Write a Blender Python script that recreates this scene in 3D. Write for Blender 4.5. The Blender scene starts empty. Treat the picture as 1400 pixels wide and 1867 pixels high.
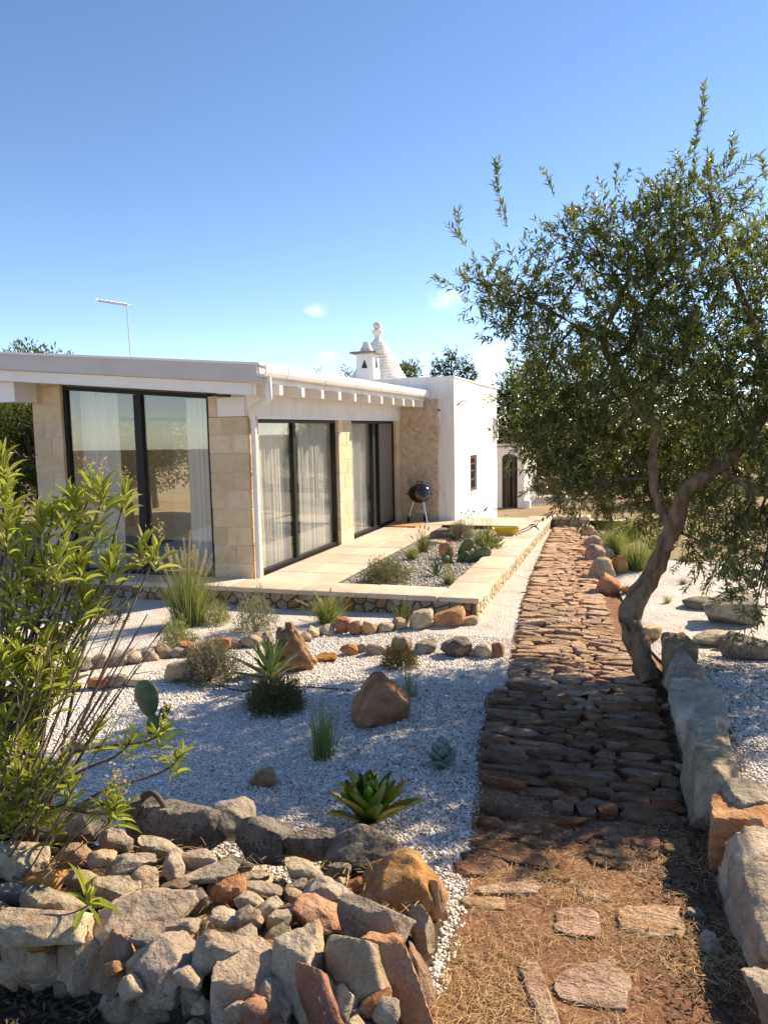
import bpy, bmesh, math, random
import numpy as np
from mathutils import Vector, Matrix, noise as mnoise

SC = bpy.context.scene
COL = SC.collection
R = math.radians
random.seed(7)
RNG = np.random.default_rng(7)

# ------------------------------------------------------------------ camera
FPX, PCX, PCY = 1403.0, 700.0, 933.5            # focal length and centre in photo pixels
CAM = np.array([0.0, 0.0, 2.10])                # terrace paving is z = 0
MW = np.array([[0.9514, -0.0137, -0.3077], [0.3071, 0.1070, 0.9457], [-0.0200, 0.9942, -0.1060]])
_u, _s, _v = np.linalg.svd(MW); MW = _u @ _v    # columns: camera right, up, forward
cam_d = bpy.data.cameras.new('camera'); cam_o = bpy.data.objects.new('camera', cam_d); COL.objects.link(cam_o)
_r, _up, _f = MW[:, 0], MW[:, 1], MW[:, 2]
cam_o.matrix_world = Matrix(((_r[0], _up[0], -_f[0], CAM[0]), (_r[1], _up[1], -_f[1], CAM[1]), (_r[2], _up[2], -_f[2], CAM[2]), (0, 0, 0, 1)))
cam_d.sensor_fit = 'VERTICAL'; cam_d.sensor_height = 36.0; cam_d.lens = FPX / 1867.0 * 36.0
cam_d.clip_start = 0.05; cam_d.clip_end = 3000
SC.camera = cam_o

def ray(x, y):
    v = np.array([x - PCX, PCY - y, FPX]); return MW @ (v / np.linalg.norm(v))
def at_z(x, y, z): d = ray(x, y); return CAM + d * ((z - CAM[2]) / d[2])
def at_y(x, y, Y): d = ray(x, y); return CAM + d * (Y / d[1])
def at_x(x, y, X): d = ray(x, y); return CAM + d * (X / d[0])

# ------------------------------------------------------------------ sky, sun, exposure
SUN_EL, SUN_AZ = R(35), R(41)                   # azimuth from +Y towards +X
w = bpy.data.worlds.new('World'); SC.world = w; w.use_nodes = True
nt = w.node_tree; nt.nodes.clear()
def wn(t, **k):
    n = nt.nodes.new(t)
    for a, b in k.items(): setattr(n, a, b)
    return n
sky = wn('ShaderNodeTexSky', sky_type='NISHITA', sun_disc=False, sun_elevation=SUN_EL, sun_rotation=SUN_AZ, altitude=1400, air_density=0.76, dust_density=0.0, ozone_density=2.0)
bg = wn('ShaderNodeBackground'); bg.inputs['Strength'].default_value = 0.13
out = wn('ShaderNodeOutputWorld')
tc = wn('ShaderNodeTexCoord')
# a few low fair-weather puffs all round the horizon, torn by noise
acc = None
nz = wn('ShaderNodeTexNoise'); nz.inputs['Scale'].default_value = 44; nz.inputs['Detail'].default_value = 7; nz.inputs['Roughness'].default_value = 0.62
mpn = wn('ShaderNodeMapping'); mpn.inputs['Scale'].default_value = (1, 1, 2.2)
nt.links.new(tc.outputs['Generated'], mpn.inputs['Vector']); nt.links.new(mpn.outputs[0], nz.inputs['Vector'])
puffs = [((577, 566), 0.034), ((815, 545), 0.052), ((600, 652), 0.032), ((1395, 520), 0.075), ((900, 640), 0.05)]
dirs = [(ray(*p), s) for p, s in puffs]
for k, az in enumerate((75, 112, 150, 188, 215, 250, 285)):
    el = R(7 + 5 * (k % 3)); dirs.append((np.array([math.sin(R(az)) * math.cos(el), math.cos(R(az)) * math.cos(el), math.sin(el)]), 0.03 + 0.012 * (k % 4)))
for d, s in dirs:
    sub = wn('ShaderNodeVectorMath', operation='SUBTRACT'); sub.inputs[1].default_value = tuple(d)
    nt.links.new(tc.outputs['Generated'], sub.inputs[0])
    scl = wn('ShaderNodeVectorMath', operation='MULTIPLY'); scl.inputs[1].default_value = (1 / s, 1 / s, 1.7 / s)
    nt.links.new(sub.outputs[0], scl.inputs[0])
    ln = wn('ShaderNodeVectorMath', operation='LENGTH'); nt.links.new(scl.outputs[0], ln.inputs[0])
    mr = wn('ShaderNodeMapRange', interpolation_type='SMOOTHSTEP'); mr.inputs[1].default_value = 1.0; mr.inputs[2].default_value = 0.1
    nt.links.new(ln.outputs['Value'], mr.inputs[0])
    if acc is None: acc = mr.outputs[0]
    else:
        mx = wn('ShaderNodeMath', operation='MAXIMUM'); nt.links.new(acc, mx.inputs[0]); nt.links.new(mr.outputs[0], mx.inputs[1]); acc = mx.outputs[0]
ad = wn('ShaderNodeMath', operation='MULTIPLY'); nt.links.new(acc, ad.inputs[0]); nt.links.new(nz.outputs['Fac'], ad.inputs[1])
mr2 = wn('ShaderNodeMapRange', interpolation_type='SMOOTHSTEP'); mr2.inputs[1].default_value = 0.22; mr2.inputs[2].default_value = 0.72; mr2.inputs[4].default_value = 0.36
nt.links.new(ad.outputs[0], mr2.inputs[0])
mixc = wn('ShaderNodeMix', data_type='RGBA'); mixc.inputs['B'].default_value = (7.2, 7.0, 6.9, 1)
hs = wn('ShaderNodeHueSaturation'); hs.inputs['Saturation'].default_value = 1.12; tint = wn('ShaderNodeMix', data_type='RGBA', blend_type='MULTIPLY'); tint.inputs['Factor'].default_value = 1; tint.inputs['B'].default_value = (1.10, .99, .93, 1); nt.links.new(sky.outputs[0], tint.inputs['A']); nt.links.new(tint.outputs['Result'], hs.inputs['Color'])
nt.links.new(mr2.outputs[0], mixc.inputs['Factor']); nt.links.new(hs.outputs[0], mixc.inputs['A'])
nt.links.new(mixc.outputs['Result'], bg.inputs['Color']); nt.links.new(bg.outputs[0], out.inputs['Surface'])

sl = bpy.data.lights.new('sun', 'SUN'); sl.energy = 5.0; sl.angle = R(0.55); sl.color = (1.0, 0.82, 0.585)
so = bpy.data.objects.new('sun', sl); COL.objects.link(so)
sd = Vector((math.sin(SUN_AZ) * math.cos(SUN_EL), math.cos(SUN_AZ) * math.cos(SUN_EL), math.sin(SUN_EL)))
so.rotation_euler = sd.to_track_quat('Z', 'Y').to_euler(); so.location = (8, 8, 12)
SC.view_settings.view_transform = 'Standard'; SC.view_settings.look = 'None'
SC.view_settings.exposure = 0.98; SC.view_settings.gamma = 1.0; SC.view_settings.use_curve_mapping = False
SC.render.engine = 'CYCLES'
SC.cycles.use_denoising = True
SC.cycles.max_bounces = 7; SC.cycles.transparent_max_bounces = 12; SC.cycles.caustics_reflective = False; SC.cycles.caustics_refractive = False

# ------------------------------------------------------------------ material kit
MATS = {}
class NT:
    def __init__(s, name):
        s.m = bpy.data.materials.new(name); s.m.use_nodes = True; s.t = s.m.node_tree; s.t.nodes.clear(); MATS[name] = s.m
        s.out = s.t.nodes.new('ShaderNodeOutputMaterial')
    def n(s, typ, ins=None, **at):
        nd = s.t.nodes.new('ShaderNode' + typ)
        for a, b in at.items(): setattr(nd, a, b)
        for k, v in (ins or {}).items():
            if hasattr(v, 'is_output'): s.t.links.new(v, nd.inputs[k])
            else: nd.inputs[k].default_value = v
        return nd
    def pos(s, scale=(1, 1, 1), rnd=True):
        g = s.n('NewGeometry').outputs['Position']
        if rnd:
            oi = s.n('ObjectInfo').outputs['Random']
            ml = s.n('Math', {0: oi, 1: 73.0}, operation='MULTIPLY').outputs[0]
            g = s.n('VectorMath', {0: g, 1: ml}, operation='ADD').outputs[0]
        return s.n('Mapping', {'Vector': g, 'Scale': scale}).outputs[0]
    def noise(s, vec, scale, detail=5, rough=.55, dist=0.0): return s.n('TexNoise', {'Vector': vec, 'Scale': scale, 'Detail': detail, 'Roughness': rough, 'Distortion': dist}).outputs['Fac']
    def ramp(s, fac, a, b, lo=0.0, hi=1.0):
        return s.n('MapRange', {0: fac, 1: a, 2: b, 3: lo, 4: hi}, interpolation_type='SMOOTHSTEP').outputs[0]
    def mix(s, fac, a, b, mode='MIX'):
        nd = s.n('Mix', data_type='RGBA', blend_type=mode)
        for k, v in (('Factor', fac), ('A', a), ('B', b)):
            if hasattr(v, 'is_output'): s.t.links.new(v, nd.inputs[k])
            else: nd.inputs[k].default_value = (*v, 1) if isinstance(v, tuple) and len(v) == 3 else v
        return nd.outputs['Result']
    def math(s, op, a, b=0.0, c=0.0): return s.n('Math', {0: a, 1: b, 2: c}, operation=op).outputs[0]
    def vary(s, col, val=.25, hue=.02, sat=.15):
        oi = s.n('ObjectInfo').outputs['Random']
        r2 = s.math('FRACT', s.math('MULTIPLY', oi, 17.3)); r3 = s.math('FRACT', s.math('MULTIPLY', oi, 91.7))
        return s.n('HueSaturation', {'Color': col, 'Hue': s.math('MULTIPLY_ADD', r2, 2 * hue, .5 - hue), 'Saturation': s.math('MULTIPLY_ADD', r3, 2 * sat, 1 - sat), 'Value': s.math('MULTIPLY_ADD', oi, 2 * val, 1 - val)}).outputs[0]
    def bump(s, h, strength=.5, dist=.02, nrm=None):
        i = {'Height': h, 'Strength': strength, 'Distance': dist}
        if nrm is not None: i['Normal'] = nrm
        return s.n('Bump', i).outputs[0]
    def bsdf(s, col, rough=.8, nrm=None, **k):
        i = {'Base Color': (*col, 1) if isinstance(col, tuple) and len(col) == 3 else col, 'Roughness': rough}
        if nrm is not None: i['Normal'] = nrm
        for a, b in k.items(): i[a.replace('_', ' ')] = b
        return s.n('BsdfPrincipled', i).outputs[0]
    def done(s, sh): s.t.links.new(sh, s.out.inputs['Surface']); return s.m

def rock_mat(name, ca, cb, stain, stain_amt, lich, lich_amt, grain=1.0, val=.22, aniso=(1, 1, 1), crust=0.0):
    t = NT(name); p = t.pos(aniso)
    c = t.mix(t.ramp(t.noise(p, 5, 6), .3, .7), ca, cb)
    c = t.mix(t.math('MULTIPLY', t.ramp(t.noise(p, 3.2, 5, .6, .6), .46, .66), stain_amt), c, stain)
    if crust:                                                        # weathered grey skin against fresh broken faces
        c = t.mix(t.math('MULTIPLY', t.ramp(t.noise(p, 2.6, 5, .55, .4), .47, .53), crust), c, t.mix(t.noise(p, 30, 5, .7), (.16, .14, .115), (.36, .32, .26)))
    c = t.mix(t.math('MULTIPLY', t.math('MULTIPLY', t.ramp(t.noise(p, 70, 7, .72), .44, .62), t.ramp(t.noise(p, 7, 4, .6), .36, .62)), lich_amt), c, lich)
    c = t.mix(t.math('MULTIPLY', t.ramp(t.noise(p, 170, 4, .6), .46, .64), .4), c, t.mix(.55, c, (.05, .04, .03)))
    c = t.mix(t.math('MULTIPLY', t.ramp(t.noise(p, 11, 6, .6), .56, .72), .5), c, t.mix(.45, c, (.80, .72, .58)))
    c = t.mix(t.math('MULTIPLY', t.ramp(t.noise(p, 8, 7, .7, .8), .54, .68), .5), c, (.17, .085, .045))
    c = t.vary(c, val, .012, .15)
    h1 = t.noise(p, 60, 7, .7); h2 = t.noise(p, 14, 5, .6)
    vo = t.n('TexVoronoi', {'Vector': p, 'Scale': 45.0}).outputs['Distance']
    nr = t.bump(h1, .9 * grain, .018); nr = t.bump(h2, .8 * grain, .05, nr); nr = t.bump(vo, .25 * grain, .008, nr)
    t.done(t.bsdf(c, .9, nr, Specular_IOR_Level=.2))
rock_mat('rock_grey', (.36, .29, .215), (.50, .415, .315), (.20, .18, .155), .5, (.07, .062, .052), .75)
rock_mat('rock_lichen', (.25, .215, .17), (.40, .35, .285), (.13, .105, .085), .6, (.03, .027, .024), .95, 1.4)
rock_mat('rock_cream', (.58, .44, .28), (.72, .59, .42), (.45, .25, .11), .6, (.17, .14, .11), .3, crust=.25)
rock_mat('rock_pale', (.56, .43, .285), (.72, .60, .435), (.40, .30, .20), .5, (.10, .09, .08), .5, crust=.4)
rock_mat('rock_tan', (.42, .295, .175), (.54, .41, .265), (.32, .16, .07), .6, (.10, .075, .055), .4, crust=.2)
rock_mat('rock_orange', (.47, .205, .08), (.60, .35, .175), (.30, .095, .035), .7, (.10, .045, .025), .35, crust=.12)
rock_mat('rock_rust', (.46, .17, .055), (.58, .275, .10), (.20, .065, .025), .6, (.06, .025, .015), .4)
rock_mat('path_stone', (.66, .42, .26), (.78, .58, .41), (.42, .18, .08), .55, (.09, .05, .03), .6, 1.6, .25, (.7, 1.35, 1.35))
rock_mat('wall_stone', (.38, .29, .20), (.48, .38, .27), (.33, .17, .085), .65, (.11, .085, .06), .4, .9, .28)
rock_mat('path_stone_earthy_shade', (.36, .195, .105), (.48, .305, .185), (.26, .095, .04), .75, (.06, .032, .02), .75, 1.6, .25, (.7, 1.35, 1.35))  # soil-brown stone, with the olive's shade on the path put into its colour too
rock_mat('patch_stone', (.66, .51, .34), (.76, .63, .46), (.44, .27, .14), .4, (.25, .17, .10), .3, .9, .1)
rock_mat('face_stone', (.60, .50, .33), (.72, .62, .45), (.52, .33, .17), .5, (.25, .2, .14), .2, .9, .15)

t = NT('plaster'); p = t.pos(rnd=False)
c = t.mix(t.ramp(t.noise(p, 1.3, 6, .6), .35, .7), (.79, .765, .72), (.84, .825, .79))
c = t.mix(t.math('MULTIPLY', t.ramp(t.noise(t.pos((2, 2, .35), False), 3.5, 6, .65), .46, .78), .65), c, (.60, .54, .46))
t.done(t.bsdf(c, .9, t.bump(t.noise(p, 9, 6, .6), .35, .03, t.bump(t.noise(p, 70, 3), .15, .004))))
t = NT('white_paint'); p = t.pos(rnd=False)
c = t.mix(t.ramp(t.noise(p, 2, 5), .4, .75), (.80, .78, .75), (.74, .715, .68))
t.done(t.bsdf(c, .45, t.bump(t.noise(p, 40, 3), .05, .004)))
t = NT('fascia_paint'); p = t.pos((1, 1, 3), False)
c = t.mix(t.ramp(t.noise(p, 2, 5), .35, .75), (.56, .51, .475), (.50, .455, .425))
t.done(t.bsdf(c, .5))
t = NT('tufo'); p = t.pos()
c = t.mix(t.ramp(t.noise(p, 6, 6), .3, .7), (.60, .45, .27), (.68, .54, .35))
c = t.mix(t.math('MULTIPLY', t.ramp(t.noise(t.pos((1, 1, .25)), 12, 5, .6), .55, .75), .35), c, (.46, .32, .18))
c = t.mix(t.math('MULTIPLY', t.ramp(t.noise(p, 60, 4, .6), .6, .7), .35), c, (.33, .23, .13))
c = t.vary(c, .13, .008, .1)
t.done(t.bsdf(c, .95, t.bump(t.noise(p, 70, 5, .65), .4, .006, t.bump(t.noise(p, 12, 4), .3, .01))))
t = NT('mortar'); t.done(t.bsdf((.66, .54, .39), .95, t.bump(t.noise(t.pos(rnd=False), 50, 4), .4, .006)))
t = NT('dark_mortar'); t.done(t.bsdf((.16, .12, .085), .95, t.bump(t.noise(t.pos(rnd=False), 50, 4), .4, .006)))
t = NT('coping'); p = t.pos()
c = t.mix(t.ramp(t.noise(p, 3, 6, .6), .3, .7), (.55, .425, .30), (.65, .545, .42))
c = t.mix(t.math('MULTIPLY', t.ramp(t.noise(p, 7, 6, .65, .4), .52, .7), .45), c, (.50, .32, .20))
c = t.vary(c, .1, .006, .1)
t.done(t.bsdf(c, .85, t.bump(t.noise(p, 30, 6, .65), .4, .012)))
t = NT('paving'); p = t.pos()
c = t.mix(t.ramp(t.noise(p, 2, 6, .6), .3, .7), (.50, .415, .315), (.59, .505, .40))
c = t.mix(t.math('MULTIPLY', t.ramp(t.noise(p, 4, 7, .7, .5), .48, .72), .5), c, (.37, .275, .19)); c = t.vary(c, .1, .006, .08)
t.done(t.bsdf(c, .8, t.bump(t.noise(p, 40, 4), .2, .006)))
def gravel_mat(name, ca, cb, cc, sc=75.0):
    t = NT(name); p = t.pos(rnd=False)
    v = t.n('TexVoronoi', {'Vector': p, 'Scale': sc, 'Randomness': 1.0}); v2 = t.n('TexVoronoi', {'Vector': p, 'Scale': sc * .6})
    rc = t.n('SeparateColor', {0: v.outputs['Color']}).outputs[0]
    c = t.mix(rc, ca, cb)
    c = t.mix(t.math('MULTIPLY', t.ramp(v.outputs['Distance'], .45, .8), .5), c, cc)
    c = t.mix(t.math('MULTIPLY', t.ramp(t.noise(p, 2.4, 6, .65), .46, .72), .75), c, cc)
    n = t.bump(v.outputs['Distance'], 1.0, .012); n = t.bump(v2.outputs['Distance'], .7, .014, n); n = t.bump(t.noise(p, 5, 4), .5, .05, n)
    t.done(t.bsdf(c, .9, n))
gravel_mat('gravel_white', (.62, .56, .49), (.80, .755, .70), (.47, .39, .31))
gravel_mat('gravel_grey', (.30, .28, .25), (.55, .51, .46), (.22, .19, .16), 55.0)
t = NT('pebble'); oi = t.n('Attribute', attribute_name='var').outputs['Fac']
c = t.mix(oi, (.63, .57, .50), (.87, .83, .775)); c = t.mix(t.ramp(oi, .06, .0), c, (.34, .26, .20)); t.done(t.bsdf(c, .85))
t = NT('pebble_grey'); oi = t.n('Attribute', attribute_name='var').outputs['Fac']
t.done(t.bsdf(t.mix(oi, (.22, .20, .18), (.62, .58, .52)), .85))
t = NT('red_soil'); p = t.pos(rnd=False)
c = t.mix(t.ramp(t.noise(p, 6, 7, .65), .3, .7), (.19, .082, .04), (.34, .165, .082))
c = t.mix(t.ramp(t.noise(p, 60, 5, .7), .52, .7), c, (.42, .26, .14)); c = t.mix(t.math('MULTIPLY', t.ramp(t.noise(p, 3, 6, .65), .5, .68), .6), c, (.11, .06, .035)); 
t.done(t.bsdf(c, .95, t.bump(t.noise(p, 70, 6, .7), .9, .02, t.bump(t.noise(p, 9, 5), .6, .05))))
t = NT('earth'); p = t.pos(rnd=False)
c = t.mix(t.ramp(t.noise(p, .7, 7, .65), .3, .7), (.26, .185, .10), (.37, .28, .16))
c = t.mix(t.ramp(t.noise(p, 9, 6, .7), .5, .75), c, (.22, .19, .08)); c = t.mix(t.ramp(t.noise(p, .25, 4), .5, .7), c, (.42, .24, .13))
t.done(t.bsdf(c, .95, t.bump(t.noise(p, 25, 6, .7), .8, .05)))
t = NT('mulch'); p = t.pos(rnd=False)
c = t.mix(t.ramp(t.noise(p, 30, 7, .7), .35, .65), (.045, .03, .02), (.15, .095, .055))
t.done(t.bsdf(c, .95, t.bump(t.noise(p, 45, 6, .7), 1, .04)))

t = NT('glass')
gl = t.n('BsdfGlossy', {'Color': (.9, .93, .92, 1), 'Roughness': 0.0}).outputs[0]; tr = t.n('BsdfTransparent', {'Color': (.955, .965, .955, 1)}).outputs[0]
lw = t.n('LayerWeight', {'Blend': .5}).outputs['Facing']; fr = t.math('MULTIPLY_ADD', t.math('POWER', lw, 5.0), .85, .065)
t.done(t.n('MixShader', {0: fr, 1: tr, 2: gl}).outputs[0])
t = NT('black_frame'); t.done(t.bsdf((.010, .009, .009), .5, Specular_IOR_Level=.3))
t = NT('pane_reflection_taupe'); t.done(t.bsdf((.16, .135, .12), .3))  # opaque grey-brown: the reflection in this door glass, put into its colour
t = NT('curtain'); p = t.pos(rnd=False); c = (.87, .85, .81)
t.done(t.n('MixShader', {0: .25, 1: t.bsdf(c, .9), 2: t.n('BsdfTranslucent', {'Color': (.8, .77, .72, 1)}).outputs[0]}).outputs[0])
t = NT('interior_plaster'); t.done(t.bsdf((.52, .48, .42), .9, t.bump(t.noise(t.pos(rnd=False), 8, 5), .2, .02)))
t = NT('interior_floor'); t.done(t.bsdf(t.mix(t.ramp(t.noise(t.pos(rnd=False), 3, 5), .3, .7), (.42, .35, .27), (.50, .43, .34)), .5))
t = NT('dark_wood'); p = t.pos((1, 1, .12), False)
t.done(t.bsdf(t.mix(t.ramp(t.noise(p, 18, 6), .3, .7), (.045, .026, .017), (.12, .07, .045)), .7, t.bump(t.noise(p, 30, 5), .4, .01)))
t = NT('pale_wood'); p = t.pos(); t.done(t.bsdf(t.mix(t.ramp(t.noise(p, 14, 6), .3, .7), (.42, .30, .18), (.55, .42, .27)), .8))
t = NT('weathered_slate'); p = t.pos(); t.done(t.bsdf(t.mix(t.ramp(t.noise(p, 9, 6), .3, .7), (.13, .12, .11), (.33, .30, .27)), .9, t.bump(t.noise(p, 20, 5), .6, .03)))
t = NT('trullo_stone'); p = t.pos(rnd=False)
hz_ = t.n('SeparateXYZ', {0: t.n('NewGeometry').outputs['Position']}).outputs['Z']
c = t.mix(t.ramp(t.noise(p, 4, 6, .6), .4, .7), (.74, .72, .68), (.58, .54, .49)); t.done(t.bsdf(c, .9, t.bump(t.noise(p, 12, 6, .65), .6, .05)))
t = NT('galvanised'); t.done(t.bsdf((.55, .56, .57), .4, Metallic=.8))
t = NT('aluminium'); t.done(t.bsdf((.75, .75, .76), .35, Metallic=.7))
t = NT('black_enamel'); t.done(t.bsdf((.012, .012, .013), .12, Coat_Weight=.6, Coat_Roughness=.05))
t = NT('rubber'); t.done(t.bsdf((.02, .02, .02), .7))
t = NT('coir'); p = t.pos(); t.done(t.bsdf(t.mix(t.noise(p, 90, 4), (.45, .20, .07), (.62, .32, .13)), .95, t.bump(t.noise(p, 160, 3), .8, .01)))
t = NT('yellow_plastic'); p = t.pos(); t.done(t.bsdf(t.mix(t.ramp(t.noise(p, 7, 5), .5, .7), (.68, .52, .03), (.48, .35, .06)), .45))
t = NT('rope'); t.done(t.bsdf((.42, .30, .17), .9))
t = NT('bag'); t.done(t.bsdf((.72, .76, .80), .35))

def leaf_mat(name, ca, cb, trans=.3, rough=.45, spec=.5, tip=None):
    t = NT(name); a = t.n('Attribute', attribute_name='var').outputs['Fac']
    c = t.mix(a, ca, cb)
    if tip: c = t.mix(t.ramp(a, .90, .97), c, tip)
    tc_ = t.mix(.5, c, (.35, .42, .05)); 
    t.done(t.n('MixShader', {0: trans, 1: t.bsdf(c, rough, Specular_IOR_Level=spec), 2: t.n('BsdfTranslucent', {'Color': tc_}).outputs[0]}).outputs[0])
leaf_mat('olive_leaf', (.05, .07, .015), (.20, .225, .06), .33, .32, .65, (.32, .33, .20))
leaf_mat('oleander_leaf', (.25, .29, .036), (.50, .52, .105), .52, .38, .5, (.58, .50, .17))
leaf_mat('pine_leaf', (.016, .028, .010), (.055, .075, .024), .15, .6, .3)
leaf_mat('tree_leaf', (.035, .052, .014), (.11, .135, .038), .25, .6, .3)
leaf_mat('scrub_leaf', (.13, .125, .07), (.25, .235, .14), .2, .8, .2)
leaf_mat('grass_blade', (.12, .16, .045), (.27, .31, .105), .35, .6, .3, (.48, .40, .22))
leaf_mat('yucca_blade', (.055, .065, .022), (.16, .16, .07), .25, .5, .4)
leaf_mat('sage_leaf', (.20, .205, .135), (.36, .35, .24), .25, .8, .2)
leaf_mat('lavender_leaf', (.16, .135, .095), (.33, .30, .24), .2, .85, .2)
leaf_mat('yellowgreen_leaf', (.24, .25, .085), (.42, .40, .18), .3, .7, .3)
leaf_mat('heath_leaf', (.085, .08, .03), (.23, .185, .075), .2, .8, .2, (.30, .17, .08))
leaf_mat('brown_shrub_leaf', (.09, .055, .03), (.22, .145, .075), .15, .85, .2)
leaf_mat('plume', (.50, .40, .28), (.68, .58, .44), .4, .8, .2)
leaf_mat('straw', (.40, .25, .115), (.72, .52, .28), .25, .7, .3)
leaf_mat('litter', (.05, .032, .02), (.20, .13, .07), .1, .7, .3)
leaf_mat('dry_flower', (.42, .30, .14), (.66, .52, .28), .3, .8, .2)
leaf_mat('cactus_tiny', (.30, .30, .05), (.52, .48, .09), .2, .6, .3)
t = NT('agave_leaf'); p = t.pos(); g = t.n('TexCoord').outputs['Generated']
c = t.mix(t.ramp(t.noise(p, 6, 4), .3, .7), (.08, .15, .028), (.145, .225, .05)); c = t.vary(c, .3, .03, .15)
t.done(t.n('MixShader', {0: .16, 1: t.bsdf(c, .3, t.bump(t.noise(p, 30, 3), .1, .01)), 2: t.n('BsdfTranslucent', {'Color': (.22, .32, .04, 1)}).outputs[0]}).outputs[0])
t = NT('agave_yellow'); p = t.pos(); c = t.vary(t.mix(t.ramp(t.noise(p, 7, 4), .35, .65), (.30, .27, .035), (.17, .20, .035)), .2)
t.done(t.n('MixShader', {0: .2, 1: t.bsdf(c, .35), 2: t.n('BsdfTranslucent', {'Color': (.5, .42, .05, 1)}).outputs[0]}).outputs[0])
t = NT('agave_pale'); p = t.pos(); c = t.vary(t.mix(t.ramp(t.noise(p, 6, 4), .35, .65), (.19, .24, .075), (.33, .36, .14)), .25)
t.done(t.n('MixShader', {0: .15, 1: t.bsdf(c, .4), 2: t.n('BsdfTranslucent', {'Color': (.4, .42, .12, 1)}).outputs[0]}).outputs[0])
t = NT('succulent'); p = t.pos(); c = t.vary(t.mix(t.ramp(t.noise(p, 20, 4), .3, .7), (.14, .20, .15), (.24, .31, .24)), .2); t.done(t.bsdf(c, .5))
t = NT('cactus_pad'); p = t.pos(rnd=False); v = t.n('TexVoronoi', {'Vector': p, 'Scale': 34.0}).outputs['Distance']
c = t.mix(t.ramp(t.noise(p, 8, 4), .3, .7), (.065, .09, .03), (.12, .145, .055)); c = t.mix(t.ramp(v, .17, .10), c, (.42, .36, .22))
t.done(t.bsdf(c, .5, t.bump(t.ramp(v, .3, .05), .5, .006)))
t = NT('bark'); p = t.pos((1, 1, .3), False)
c = t.mix(t.ramp(t.noise(p, 18, 7, .65), .3, .7), (.14, .08, .044), (.34, .22, .13)); c = t.mix(t.ramp(t.noise(t.pos(rnd=False), 5, 5), .58, .72), c, (.055, .042, .032))
t.done(t.bsdf(c, .9, t.bump(t.noise(p, 32, 6, .7), 1.0, .03, t.bump(t.noise(p, 9, 4), .8, .05))))
t = NT('dark_bark'); p = t.pos(); t.done(t.bsdf(t.mix(t.noise(p, 20, 5), (.05, .035, .025), (.14, .10, .075)), .9, t.bump(t.noise(p, 40, 5), .6, .01)))
t = NT('stem'); p = t.pos(); t.done(t.bsdf(t.mix(t.ramp(t.noise(p, 25, 5), .3, .7), (.07, .045, .03), (.20, .145, .10)), .8))
M = MATS

# ------------------------------------------------------------------ mesh kit
def mk(name, V, F, m=None, parent=None, smooth=False, sharp=None, var=None):
    me = bpy.data.meshes.new(name)
    V = np.asarray(V, dtype=np.float32).reshape(-1, 3)
    if isinstance(F, np.ndarray):
        k = F.shape[1]; me.vertices.add(len(V)); me.vertices.foreach_set('co', V.ravel())
        me.loops.add(F.size); me.loops.foreach_set('vertex_index', F.astype(np.int32).ravel())
        me.polygons.add(len(F)); me.polygons.foreach_set('loop_start', np.arange(0, F.size, k, dtype=np.int32))
        me.update(calc_edges=True)
    else:
        me.from_pydata([tuple(map(float, v)) for v in V], [], F); me.update()
    if var is not None:
        at = me.attributes.new('var', 'FLOAT', 'POINT'); at.data.foreach_set('value', np.asarray(var, dtype=np.float32))
    if m: me.materials.append(MATS[m])
    if smooth:
        me.polygons.foreach_set('use_smooth', np.ones(len(me.polygons), dtype=bool))
        if sharp: me.set_sharp_from_angle(angle=R(sharp))
    o = bpy.data.objects.new(name, me); COL.objects.link(o)
    if parent: o.parent = parent
    return o
def inst(name, me, m=None, parent=None, mat4=None):
    o = bpy.data.objects.new(name, me); COL.objects.link(o)
    if parent: o.parent = parent
    if mat4 is not None: o.matrix_local = mat4
    if m:
        o.material_slots[0].link = 'OBJECT'; o.material_slots[0].material = MATS[m]
    return o
def tag(o, label=None, cat=None, group=None, kind=None):
    for k, v in (('label', label), ('category', cat), ('group', group), ('kind', kind)):
        if v: o[k] = v
    return o
def thing(name, label, cat, loc=(0, 0, 0), group=None, rz=0.0):
    o = bpy.data.objects.new(name, None); COL.objects.link(o); o.location = tuple(map(float, loc)); o.rotation_euler = (0, 0, rz); o.empty_display_size = .1
    return tag(o, label, cat, group)
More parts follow.
